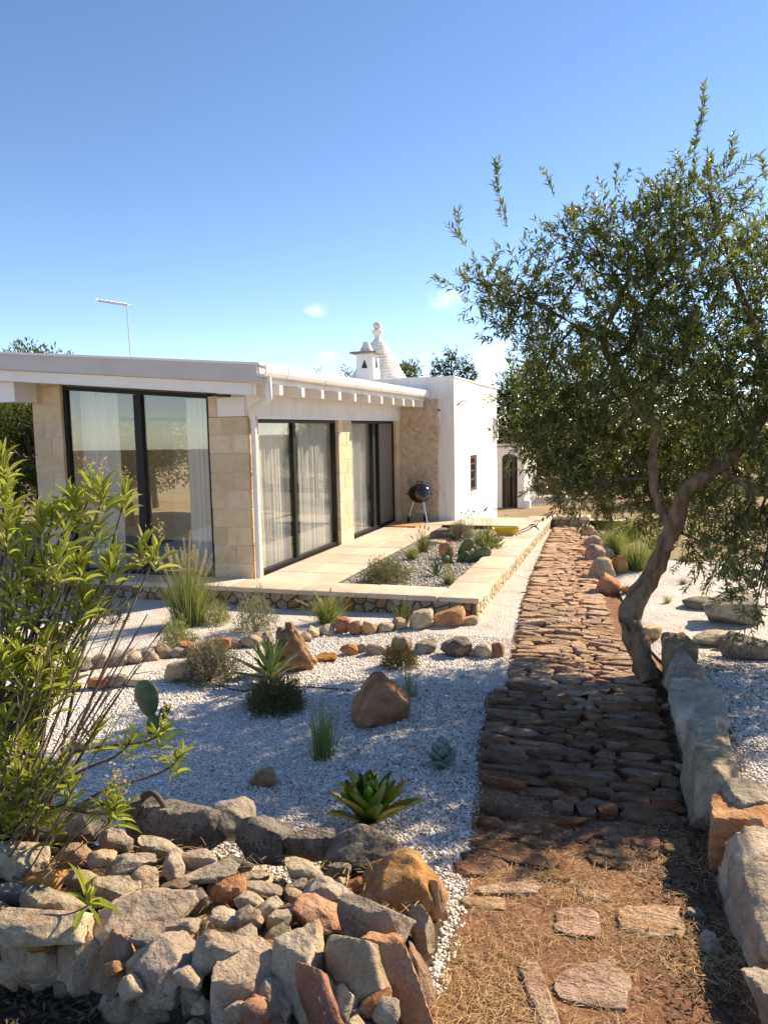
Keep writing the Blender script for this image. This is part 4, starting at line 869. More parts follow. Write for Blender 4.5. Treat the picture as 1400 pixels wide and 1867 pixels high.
build_right_wall()

# ------------------------------------------------------------------ single rocks and rows of edging rocks
def rock_px(name, px, py, w_, h_, m_, parent=None, rot=0, seed=0, hi=False, depth=.8, sink=.12):
    """a rock seen at px..: py is where its foot meets the ground in the photo"""
    P = gnd(px, py); s = pxm(P); a = w_ * s; hh = h_ * s * 1.02; d = a * depth
    P = P + np.array([-.0, d * .35, hh * (.5 - sink)]); return rock_at(name, P, (a, d, hh * (1 + sink * .6)), m_, parent, rot, 0, seed, hi)
tag(rock_px('boulder', 688, 1328, 110, 96, 'rock_rust', seed=37, hi=True, rot=-4), 'large rust-brown boulder alone in the middle of the white gravel', 'boulder')
me = rock_mesh('standing_rock', 771, 5, 14, .15, .26, 'rock_orange')
for v_ in me.vertices: v_.co.x *= 1 - .62 * (v_.co.z + .5) ; v_.co.x -= .10 * (v_.co.z + .5); v_.co.y *= 1 - .4 * (v_.co.z + .5); P = gnd(532, 1228); s = pxm(P)
o = inst('standing_rock', me, 'rock_orange', None, Matrix.Translation((P[0], P[1] + .06, P[2] + 42 * s)) @ Matrix.Rotation(.4, 4, 'Z') @ Matrix.Rotation(-.10, 4, 'Y') @ Matrix.Diagonal((86 * s, 60 * s, 104 * s, 1))); tag(o, 'tall pitted orange rock standing upright behind the pale agave', 'rock')
tag(rock_px('rock', 477, 1437, 48, 32, 'rock_tan', seed=33, rot=14), 'small brown stone lying alone on white gravel behind the foreground wall', 'rock')
tag(rock_px('rock', 318, 1246, 56, 36, 'rock_tan', seed=35), 'brown rounded rock behind the dry lavender bush', 'rock')
def row(name, label, items):
    P0 = gnd(items[0][0], items[0][1]); T = thing(name, label, 'rock edging', P0)
    for k, (px, py, w_, h_, m_) in enumerate(items): rock_px('rock', px, py, w_, h_, m_, T, seed=2000 + k * 7 + int(px), rot=random.uniform(-10, 10))
row('rock_edging', 'row of grey and orange rocks edging the gravel just before the low terrace wall', [(622, 1156, 32, 32, 'rock_rust'), (645, 1160, 26, 28, 'rock_orange'), (671, 1158, 30, 28, 'rock_orange'), (700, 1154, 32, 18, 'rock_pale'), (727, 1150, 28, 24, 'rock_cream'), (765, 1148, 46, 36, 'rock_pale'), (815, 1142, 60, 36, 'rock_orange'), (852, 1140, 34, 18, 'rock_cream'), (592, 1160, 30, 22, 'rock_pale'), (566, 1164, 30, 22, 'rock_pale'), (556, 1172, 22, 20, 'rock_tan'), (485, 1176, 22, 26, 'rock_grey'), (454, 1182, 40, 26, 'rock_pale'), (428, 1184, 24, 20, 'rock_grey'), (403, 1190, 30, 26, 'rock_orange'), (375, 1194, 30, 28, 'rock_tan'), (342, 1198, 38, 26, 'rock_rust'), (318, 1200, 30, 18, 'rock_grey'), (295, 1202, 30, 28, 'rock_tan'), (268, 1206, 34, 22, 'rock_grey'), (236, 1212, 36, 26, 'rock_pale'), (205, 1216, 40, 22, 'rock_grey'), (172, 1220, 36, 24, 'rock_tan'), (140, 1226, 40, 24, 'rock_grey')])
row('rock_edging', 'row of grey rocks with an orange end crossing the gravel to the path edge', [(634, 1196, 34, 24, 'rock_orange'), (656, 1192, 22, 20, 'rock_cream'), (684, 1196, 46, 24, 'rock_grey'), (729, 1192, 42, 32, 'rock_grey'), (772, 1194, 46, 24, 'rock_grey'), (828, 1200, 58, 36, 'rock_lichen'), (862, 1200, 20, 18, 'rock_pale'), (880, 1202, 32, 28, 'rock_cream'), (906, 1200, 28, 28, 'rock_orange'), (590, 1208, 46, 14, 'rock_orange'), (566, 1214, 22, 18, 'rock_orange')])
row('rock_edging', 'scattered rocks edging the gravel behind the oleander, one of them orange', [(176, 1258, 38, 20, 'rock_orange'), (210, 1256, 34, 24, 'rock_grey'), (240, 1254, 30, 16, 'rock_pale'), (130, 1262, 24, 18, 'rock_rust'), (250, 1284, 16, 10, 'rock_orange'), (90, 1270, 40, 20, 'rock_grey')])
# rocks along the far right side of the path and on the bank
row('rock_edging', 'curving row of pale rocks edging the right side of the path towards the far end', [(1108, 1086, 44, 40, 'rock_orange'), (1140, 1082, 34, 14, 'rock_orange'), (1098, 1058, 46, 42, 'rock_cream'), (1128, 1046, 30, 34, 'rock_orange'), (1104, 1018, 28, 24, 'rock_pale'), (1084, 1026, 36, 34, 'rock_pale'), (1078, 1000, 30, 24, 'rock_pale'), (1070, 980, 24, 26, 'rock_cream'), (1064, 964, 22, 24, 'rock_pale'), (1092, 984, 26, 18, 'rock_grey'), (1150, 1040, 30, 12, 'rock_pale')])
tag(rock_px('rock', 1325, 1142, 96, 54, 'rock_grey', seed=51, hi=True, rot=8), 'broad layered grey rock on the gravel bank below the olive', 'rock')
tag(rock_px('rock', 1275, 1112, 56, 20, 'rock_grey', seed=52), 'low flat grey stone behind the layered rock on the bank', 'rock')
tag(rock_px('rock', 1300, 1178, 78, 22, 'rock_pale', seed=53), 'flat pale slab in front of the layered rock on the bank', 'rock')
tag(rock_px('rock', 1370, 1206, 90, 40, 'rock_lichen', seed=54, hi=True), 'dark mottled rock at the right edge of the gravel bank', 'rock')
tag(rock_px('rock', 1335, 1186, 34, 30, 'rock_tan', seed=55), 'small brown rock next to the dark mottled rock on the bank', 'rock')
tag(rock_px('rock', 1185, 1168, 40, 24, 'rock_cream', seed=56), 'cream stone wedged between the olive trunk and slab wall', 'rock')
def far_wall():
    W = thing('field_wall', 'distant dry-stone field wall under the trees beyond the path', 'wall', (0, 33, -.7)); rg = random.Random(12)
    for k in range(130):
        x = rg.uniform(-4, 9); r = rg.randint(0, 2); rock_at('stone', (x, 33 + .05 * rg.random(), -.65 + r * .26), (rg.uniform(.3, .6), .4, .3), rg.choice(['rock_pale', 'rock_cream', 'rock_tan']), W, 0, 0, seed=k, yaw=rg.uniform(-.1, .1) + .3)
far_wall()

# ------------------------------------------------------------------ garden plants
def grass(name, label, P, n, L, W, spread, droop, m, seed, group=None, plumes=0, plume_len=.12, cat='grass tuft', seg=5):
    rg = np.random.default_rng(seed); T = thing(name, label, cat, P, group)
    a = rg.uniform(0, 6.283, n); inc = np.abs(rg.normal(0, spread, n)); D = np.stack([np.cos(a) * np.sin(inc), np.sin(a) * np.sin(inc), np.cos(inc)], 1)
    r = rg.uniform(0, .18 * L, n); B = np.stack([np.cos(a) * r, np.sin(a) * r, np.zeros(n) - .01], 1)
    V, F, v = blades(B, D, L * rg.uniform(.55, 1.05, n), W, droop * rg.uniform(.3, 1.3, n), rg, seg)
    mk('blades', V, F, m, T, smooth=True, var=v)
    if plumes:
        a = rg.uniform(0, 6.283, plumes); inc = np.abs(rg.normal(0, spread * .9, plumes)) + .05; D = np.stack([np.cos(a) * np.sin(inc), np.sin(a) * np.sin(inc), np.cos(inc)], 1); Lp = L * rg.uniform(.95, 1.25, plumes); dr = droop * rg.uniform(.3, .9, plumes)
        V, F, v = blades(np.zeros((plumes, 3)), D, Lp, .004, dr, rg, 6, .4); mk('stalks', V, F, 'straw', T, var=v)
        PP, DD = [], []
        for i in range(plumes):
            for t in np.linspace(1 - plume_len / Lp[i] * 1.0, 1, 26):
                c = D[i] * Lp[i] * t + np.array([D[i][0], D[i][1], 0]) * dr[i] * Lp[i] * t * t * .6 - np.array([0, 0, 1]) * dr[i] * Lp[i] * t * t * .75
                for _ in range(6): PP.append(c); DD.append(D[i] * .9 + rg.normal(size=3) * .75)
        V, F, v = leaf_cloud(np.array(PP), np.array(DD), .024, .004, rg); mk('plumes', V, F, 'plume', T, var=v)
    return T
def bush(name, label, P, rx, h, n, L, W, m, seed, group=None, up=.6, stems=40, cat='shrub', hollow=.35):
    rg = np.random.default_rng(seed); T = thing(name, label, cat, P, group)
    u = rg.normal(size=(n, 3)); u /= np.linalg.norm(u, axis=1)[:, None]; u[:, 2] = np.abs(u[:, 2]); rr = (hollow + (1 - hollow) * rg.uniform(0, 1, n) ** .6)
    lump = 1 + .22 * np.sin(u[:, 0] * 7 + seed) * np.cos(u[:, 1] * 6 + seed * 2) + rg.normal(0, .07, n)
    Q = u * (rr * lump)[:, None] * np.array([rx, rx, h]); Dv = u * .7 + np.array([0, 0, up]) + rg.normal(size=(n, 3)) * .35
    V, F, v = leaf_cloud(Q, Dv, L * rg.uniform(.6, 1.3, n), W, rg); mk('foliage', V, F, m, T, var=v)
    a = rg.uniform(0, 6.283, stems); inc = rg.uniform(.1, 1.25, stems); D = np.stack([np.cos(a) * np.sin(inc), np.sin(a) * np.sin(inc), np.cos(inc)], 1); Ls = .95 / np.sqrt((D[:, 0] ** 2 + D[:, 1] ** 2) / rx ** 2 + D[:, 2] ** 2 / h ** 2)
    V, F, v = blades(np.zeros((stems, 3)), D, Ls, .006, .05, rg, 3); mk('stems', V, F, 'stem', T, var=v); return T
def agave_leaf_mesh(bend, wid, thick=.035, m='agave_leaf'):
    V, F = [], []; ns, nc = 10, 5
    for i in range(ns + 1):
        t = i / ns; wv = wid * (math.sin(math.pi * min(1, (.16 + .84 * t)) ** .9) ** .75) * (1 if t < 1 else .02); wv = max(wv, .004) * (1 - .1 * t)
        cx = t; cz = bend * (t ** 2) - bend * 1.15 * max(0, t - .45) ** 2 * 2.2
        for k in range(nc):
            s = (k / (nc - 1)) * 2 - 1; V.append((s * wv / 2, cx, cz + .16 * wid * s * s - .0))
        for k in range(nc):
            s = (k / (nc - 1)) * 2 - 1; V.append((s * wv / 2 * .97, cx, cz + .16 * wid * s * s - thick * (1 - s * s) * (1 - t) - .004))
    r = 2 * nc
    for i in range(ns):
        for k in range(nc - 1):
            F.append((i * r + k, i * r + k + 1, (i + 1) * r + k + 1, (i + 1) * r + k)); F.append((i * r + nc + k + 1, i * r + nc + k, (i + 1) * r + nc + k, (i + 1) * r + nc + k + 1))
        F.append((i * r + nc, i * r, (i + 1) * r, (i + 1) * r + nc)); F.append((i * r + nc - 1, i * r + r - 1, (i + 1) * r + r - 1, (i + 1) * r + nc - 1))
    o = mk('leaf', V, F, m, smooth=True, sharp=60); me = o.data; bpy.data.objects.remove(o); return me
AGL = [agave_leaf_mesh(b, w_) for b, w_ in ((.10, .36), (.16, .40), (.02, .35), (.22, .33))]
AGN = [agave_leaf_mesh(b, w_, .03) for b, w_ in ((.12, .15), (.05, .13), (.2, .14))]
AGM = [agave_leaf_mesh(b, w_, .03) for b, w_ in ((.14, .21), (.06, .19), (.2, .22))]
def agave(name, label, P, n, L, seed, m='agave_leaf', low=8, high=80, alt=None, altp=0.0, pool=None, group=None, cat='agave', lift=.04):
    rg = random.Random(seed); T = thing(name, label, cat, P, group)
    for k in range(n):
        t = k / (n - 1); a = k * 2.39996 + rg.uniform(-.2, .2); inc = R(low + (high - low) * t ** .85 + rg.uniform(-6, 6)); l = L * (1.0 - .38 * t ** 2) * rg.uniform(.85, 1.08)
        m4 = Matrix.Translation((0, 0, lift * t)) @ Matrix.Rotation(a, 4, 'Z') @ Matrix.Rotation(inc, 4, 'X') @ Matrix.Rotation(rg.uniform(-.12, .12), 4, 'Y') @ Matrix.Diagonal((l, l, l, 1))
        inst('leaf', rg.choice(pool or AGL), alt if (alt and t < altp) else m, T, m4)
    return T
P = gnd(668, 1520); agave('agave', 'glossy green agave rosette with yellowing outer leaves behind the dark mottled boulder', P + np.array([0, .05, .03]), 38, .31, 3, low=16, high=86, alt='agave_yellow', altp=.30, lift=.06)
P = gnd(487, 1252); agave('agave', 'pale-edged agave in front of the tall orange rock', P + np.array([0, .06, .05]), 34, .38, 5, m='agave_pale', low=12, high=80, pool=AGM, lift=.12, alt='agave_yellow', altp=.12)
# prickly pear
PADV = None
def pad_mesh():
    V, F = [], []; D, Fi = ICO[3]
    for d in D: 
        zz = d[2]; wv = .5 * (1 + .22 * zz); V.append((d[0] * wv * .60, d[1] * .10, (zz + 1) / 2))
    o = mk('pad', V, Fi, 'cactus_pad', smooth=True); me = o.data; bpy.data.objects.remove(o); return me
PAD = pad_mesh()
def cactus(name, label, P, pads, group=None):
    T = thing(name, label, 'cactus', P, group)
    for (x, y, z, h, rz, ty, tx) in pads:
        m4 = Matrix.Translation((x, y, z)) @ Matrix.Rotation(rz, 4, 'Z') @ Matrix.Rotation(ty, 4, 'Y') @ Matrix.Rotation(tx, 4, 'X') @ Matrix.Diagonal((h, h, h, 1)); inst('pad', PAD, None, T, m4)
P = gnd(280, 1345); cactus('prickly_pear', 'prickly pear of two upright pads beside the oleander', P, [(0, 0, -.02, .20, .3, .1, 0), (-.015, .0, .155, .30, .25, -.1, .05), (.05, .02, .13, .13, .9, .5, .1)])
# succulent rosette of spoon leaves
def spoon_mesh():
    D, Fi = ICO[2]; V = []
    for d in D:
        t = (d[2] + 1) / 2; V.append((d[0] * .30 * (.35 + .65 * math.sin(math.pi * min(1, t * .8 + .1))), d[1] * .07 + .12 * t * t, t))
    o = mk('leaf', V, Fi, 'succulent', smooth=True); me = o.data; bpy.data.objects.remove(o); return me
SPOON = spoon_mesh()
def succulent(name, label, P, n, L, seed):
    rg = random.Random(seed); T = thing(name, label, 'succulent', P)
    for k in range(n):
        t = k / n; m4 = Matrix.Translation((0, 0, .10 * t)) @ Matrix.Rotation(k * 2.4, 4, 'Z') @ Matrix.Rotation(R(58 - 50 * t), 4, 'X') @ Matrix.Diagonal((L * 1.1, L, L * (1 - .2 * t), 1)); inst('leaf', SPOON, None, T, m4)
succulent('succulent', 'blue-green spoon-leaved succulent on the gravel near the path', gnd(806, 1400), 19, .155, 2)
# grasses
def fg(px, py): return gnd(px, py) + np.array([0, 0, .0])
grass('fountain_grass', 'tall fountain grass with pale plumes in front of the gable window', fg(345, 1140), 620, .98, .007, .22, .28, 'grass_blade', 41, plumes=46, plume_len=.26, seg=6)
grass('fountain_grass', 'lower green fountain grass before the low wall under the sliding door', fg(597, 1136), 520, .46, .006, .42, .42, 'grass_blade', 42, plumes=9, plume_len=.2)
grass('yucca', 'dark spiky yucca in front of the low wall corner', fg(737, 1136), 46, .42, .016, .36, .12, 'yucca_blade', 43, cat='yucca')
grass('grass_tuft', 'upright bright green grass tuft in the shaded gravel', fg(588, 1384), 140, .46, .006, .13, .12, 'grass_blade', 44)
grass('grass_tuft', 'thin upright grass tuft right behind the rust-brown boulder', fg(748, 1272), 70, .34, .004, .10, .1, 'grass_blade', 45)
grass('grass_tuft', 'tiny pale grass tuft near the path, before the rock row', fg(845, 1238), 36, .10, .004, .5, .3, 'grass_blade', 46)
grass('grass_tuft', 'small green tuft on the bank in front of the olive trunk gap', fg(1216, 1100), 60, .16, .006, .42, .25, 'grass_blade', 47)
grass('grass_tuft', 'low pale tuft on the bank below the hanging olive leaves', fg(1245, 1066), 80, .14, .006, .6, .3, 'yucca_blade', 48)
for k, (px, py, L_, lab) in enumerate([(1120, 1010, .75, 'tall green grass clump behind the rocks at the path bend'), (1160, 1040, .8, 'broad grass clump just left of the olive trunk'), (1150, 985, .7, 'farther grass clump seen left of the olive trunk'), (1200, 1010, .7, 'grass clump half hidden behind the olive trunk')]):
    grass('grass_clump', lab, fg(px, py), 380, L_, .008, .33, .35, 'grass_blade', 60 + k, cat='grass clump', seg=4)
# shrubs
def bs(name, label, px, py, w_, h_, n, L, W_, m, seed, **k):
    P = gnd(px, py); s = pxm(P); return bush(name, label, P + np.array([0, w_ * s * .3, 0]), w_ * s / 2, h_ * s, n, L, W_, m, seed, **k)
bs('lavender', 'dry grey lavender bush beside the brown rock', 365, 1252, 104, 74, 4200, .05, .006, 'lavender_leaf', 71, up=.5, stems=90)
bs('heather', 'low dark heath bush in front of the pale agave', 490, 1306, 106, 60, 6000, .035, .007, 'heath_leaf', 72, up=.7, stems=80)
bs('sage_bush', 'loose sage-green bush between the fountain grass and the low wall', 455, 1158, 80, 72, 2600, .035, .009, 'sage_leaf', 73, up=.9, stems=50)
bs('sage_bush', 'pale yellowish low bush at the foot of the tall fountain grass', 388, 1142, 56, 40, 1700, .03, .009, 'yellowgreen_leaf', 74, up=.8)
bs('sage_bush', 'pale yellow-green bush behind the rock edging on the left', 312, 1186, 66, 50, 2000, .035, .008, 'yellowgreen_leaf', 75, up=.9)
bs('brown_shrub', 'small withered brown shrub before the grey rock row', 722, 1222, 66, 42, 2400, .04, .006, 'brown_shrub_leaf', 76, up=.3)
bs('spiky_plant', 'dark spiky plant behind the oleander twigs', 196, 1142, 50, 60, 260, .10, .006, 'pine_leaf', 77, up=.5)
bs('seedling', 'tiny green seedling on the gravel behind the oleander twigs', 208, 1204, 36, 14, 120, .03, .006, 'grass_blade', 78)
# planting bed on the terrace
def bed(px, py): return at_z(px, py, -.05)
def bb(name, label, px, py, w_, h_, n, L, W_, m, seed, **k):
    P = bed(px, py); s = pxm(P); return bush(name, label, P, w_ * s / 2, h_ * s, n, L, W_, m, seed, **k)
bb('santolina', 'rounded grey-green bush at the near end of the planting bed', 703, 1062, 88, 44, 3200, .045, .010, 'scrub_leaf', 81, stems=60)
bb('lavender', 'rounded lavender bush at the far end of the planting bed', 838, 984, 44, 32, 2200, .05, .011, 'lavender_leaf', 82)
grass('grass_tuft', 'dense green tuft in the bed next to the paving', bed(752, 1020), 260, .30, .008, .6, .35, 'grass_blade', 83)
grass('grass_tuft', 'spiky dark tuft in the bed behind the dense green one', bed(772, 1006), 150, .46, .009, .4, .2, 'yucca_blade', 84, plumes=5, plume_len=.08)
grass('grass_tuft', 'thin-bladed tuft in the bed against the low wall', bed(818, 1066), 110, .30, .008, .35, .25, 'grass_blade', 85)
agave('agave', 'small dark agave in the middle of the planting bed', bed(796, 1050), 20, .26, 15, low=20, high=80, pool=AGN)
cactus('prickly_pear', 'spreading prickly pear with broad dark pads in the planting bed', bed(832, 1026), [(0, 0, 0, .26, .9, .9, .3), (.1, .05, .02, .30, .6, 1.35, .3), (-.12, .1, .04, .34, 1.0, -.7, .5), (.0, .12, .10, .36, .9, .75, .3), (.22, .1, .08, .34, .5, 1.25, .2), (-.05, -.05, .0, .24, .9, -1.1, 0)])
bb('fern_plant', 'leafy green plant in the bed near the wheelbarrow', 886, 1008, 50, 32, 260, .16, .02, 'grass_blade', 86, stems=20)
bb('yellow_cushion', 'small yellow-green cushion plant in the planting bed', 745, 1044, 20, 8, 300, .025, .008, 'cactus_tiny', 87, stems=5, cat='plant')
bb('yellow_cushion', 'tiny yellow plant in the bed at the foot of the prickly pear', 817, 1034, 12, 6, 160, .02, .008, 'cactus_tiny', 88, stems=5, cat='plant')
for k, (px, py, h_) in enumerate([(860, 975, .45), (890, 975, .5)]):
    grass('wildflower', ['wispy wildflower with tiny heads behind the lavender in the bed', 'thin wildflower stalks at the far edge of the bed near the wheelbarrow'][k], bed(px, py), 22, h_, .004, .35, .1, 'straw', 90 + k, cat='wildflower', plumes=8, plume_len=.03)
P = bed(812, 1020); tag(rock_at('rock', P + np.array([0, .1, .1]), (.26, .22, .36), 'rock_orange', seed=91), 'upright orange rock beside the prickly pear in the bed', 'rock')
P = bed(800, 982); tag(rock_at('rock', P + np.array([0, .1, .08]), (.42, .3, .26), 'rock_lichen', seed=92), 'dark grey rock in the bed beside the lavender', 'rock')
P = bed(790, 992); tag(rock_at('rock', P + np.array([0, .0, .02]), (.5, .3, .14), 'rock_cream', seed=93), 'flat cream rock in the bed below the dark grey rock', 'rock')

# ------------------------------------------------------------------ oleander
def oleander():
    rg = np.random.default_rng(19); B0 = at_z(-20, 1560, .0); T = thing('oleander', 'tall oleander with yellow-green leaves and seed pods filling the left edge', 'shrub', B0)
    B0 = np.array(B0)
    tips = [(165, 862, 3.1), (188, 872, 3.0), (228, 882, 3.15), (135, 885, 2.9), (98, 905, 2.9), (75, 925, 2.8), (145, 915, 3.0), (118, 945, 2.8), (178, 935, 3.1), (212, 980, 3.1), (200, 1005, 3.0), (262, 972, 3.2), (287, 980, 3.2), (176, 1068, 3.0), (150, 1060, 2.9), (30, 925, 2.7), (8, 880, 2.7), (18, 862, 2.8), (12, 945, 2.6), (35, 1000, 2.7), (48, 1070, 2.7), (60, 1035, 2.8), (82, 1005, 2.8), (100, 1125, 2.8), (112, 1150, 2.9), (25, 1135, 2.6), (62, 1175, 2.7), (8, 1095, 2.6), (174, 1313, 2.7), (300, 1306, 2.8), (328, 1359, 2.8), (202, 1432, 2.5), (214, 1450, 2.5), (122, 1367, 2.5), (133, 1421, 2.5), (103, 1485, 2.4), (35, 1390, 2.4), (56, 1402, 2.45), (16, 1421, 2.4), (108, 1218, 2.7), (68, 1200, 2.6), (33, 1180, 2.6), (5, 1180, 2.5), (27, 1345, 2.45), (8, 1290, 2.5), (130, 1190, 2.8), (90, 1240, 2.7), (50, 1260, 2.6), (60, 1330, 2.6), (90, 1390, 2.5), (-20, 1000, 2.6), (-30, 1100, 2.6), (-40, 1250, 2.5), (-20, 1350, 2.4), (-20, 900, 2.7), (45, 965, 2.8), (95, 1060, 2.8), (130, 1010, 2.9), (70, 1100, 2.8), (40, 1210, 2.6), (140, 1105, 2.9), (15, 1050, 2.6), (105, 1000, 2.7), (5, 1230, 2.6), (85, 1150, 2.7), (20, 1470, 2.4), (70, 1450, 2.4), (150, 1000, 2.85), (0, 810, 2.7), (240, 1330, 2.8)]
    sb = MB(); PP, DD, LL, FP, FD = [], [], [], [], []
    SP, SD = [], []
    for i, (px, py, Y) in enumerate(tips):
        tip = at_y(px, py + 18, Y + .25); b = B0 + np.array([rg.uniform(-.16, .30), rg.uniform(-.12, .12), -.05])
        up = tip - b; mid = b + up * .5 + np.array([rg.uniform(-.16, .02), rg.uniform(-.05, .05), .02 + .12 * abs(up[0])]) 
        pts = smooth_path([b, mid, tip - up / np.linalg.norm(up) * .12 + np.array([0, 0, -.01]), tip], 5)
        n = len(pts); rad = [.0095 * (1 - .72 * k / n) + .0008 for k in range(n)]; sb.tube(pts, rad, 5)
        d = (pts[-1] - pts[-4]); d /= np.linalg.norm(d)
        d = d * .6 + np.array([0, 0, .55]); d /= np.linalg.norm(d); nl = rg.integers(13, 22)
        ax = np.cross(d, [0, 0, 1.0]) if abs(d[2]) < .95 else np.array([1.0, 0, 0]); ax /= np.linalg.norm(ax); ay = np.cross(d, ax)
        for k in range(nl):
            t = k / nl; a = k * 2.094 + (k // 3) * .9 + rg.uniform(-.25, .25); op = R(14 + 48 * (1 - t) + rg.uniform(-12, 12))
            PP.append(tip - d * (.13 * (1 - t))); DD.append(d * math.cos(op) + (ax * math.cos(a) + ay * math.sin(a)) * math.sin(op)); LL.append(rg.uniform(.09, .185) * (1 - .25 * t))
        for _ in range(rg.integers(1, 6)):                                   # leaves lower down the stem
            k = rg.integers(n - 9, n - 1); PP.append(pts[k]); v_ = rg.normal(size=3); v_[2] = abs(v_[2]) * .6; DD.append(v_); LL.append(rg.uniform(.06, .1))
        if i in (0, 1, 2, 12, 8, 31, 32, 33, 36, 40, 22, 29) :
            c = tip + d * .10
            for _ in range(34): FP.append(c + rg.normal(size=3) * .022); FD.append(rg.normal(size=3) + np.array([0, 0, .4]))
            sb.tube([tip, c], .0018, 4)
    # bare twigs
    for (x0, y0, x1, y1) in [(40, 1480, 262, 1040), (60, 1470, 270, 1120), (80, 1440, 300, 1140), (100, 1400, 250, 1150), (60, 1500, 240, 1190), (90, 1460, 262, 1200), (20, 1560, 215, 1240), (40, 1600, 230, 1290), (0, 1640, 200, 1500), (0, 1700, 180, 1600), (30, 1660, 150, 1500), (60, 1540, 225, 1160), (50, 1420, 200, 1110), (70, 1400, 190, 1090), (30, 1500, 160, 1160), (20, 1450, 130, 1120), (10, 1400, 110, 1110), (20, 1600, 110, 1440), (60, 1620, 210, 1460), (0, 1580, 90, 1430), (110, 1360, 240, 1170), (120, 1420, 282, 1180), (45, 1560, 150, 1350), (0, 1500, 60, 1200)]:
        Y = rg.uniform(2.45, 2.95); a = at_y(x0, y0, Y); c = at_y(x1, y1, Y + .15); mid = (a + c) / 2 + np.array([rg.uniform(-.03, .03), 0, rg.uniform(-.03, .03)]); pts = smooth_path([B0 + np.array([0, 0, .02]), a, mid, c], 4)
        sb.tube(pts, [.006 * (1 - .75 * k / len(pts)) for k in range(len(pts))], 5)
        for _ in range(2):
            k = rg.integers(len(pts) // 2, len(pts) - 1); e = pts[k] + (c - a) * rg.uniform(.12, .25) + rg.normal(size=3) * .05; sb.tube([pts[k], e], [.0028, .001], 4)
    # drooping twig over the wall with a whorl at its end
    e = at_y(160, 1652, 2.28); pts = smooth_path([at_y(-30, 1690, 2.3), at_y(60, 1668, 2.28), at_y(120, 1668, 2.28), e], 4); sb.tube(pts, .0035, 5)
    for (qx, qy) in [(125, 1540), (150, 1560), (175, 1565), (185, 1590), (240, 1654), (115, 1742), (198, 1704), (110, 1610), (165, 1600), (200, 1625)]:
        q = at_y(qx, qy, 2.24 + rg.uniform(-.05, .05)); PP.append(e); DD.append(q - e); LL.append(.74 * float(np.linalg.norm(q - e)))
    o = sb.build('stems', 'stem', T, smooth=True, sharp=80); o.matrix_local = Matrix.Translation(-Vector(B0))
    V, F, v = leaf_cloud(np.array(PP), np.array(DD), np.array(LL), np.array(LL) * rg.uniform(.095, .14, len(LL)), rg, LONG_T, LONG_F); o = mk('leaves', V - B0, F, 'oleander_leaf', T, smooth=True, sharp=50, var=v)
    V, F, v = leaf_cloud(np.array(FP), np.array(FD), .020, .010, rg); o = mk('seed_heads', V - B0, F, 'dry_flower', T, var=v); tag(o, kind='stuff')
oleander()

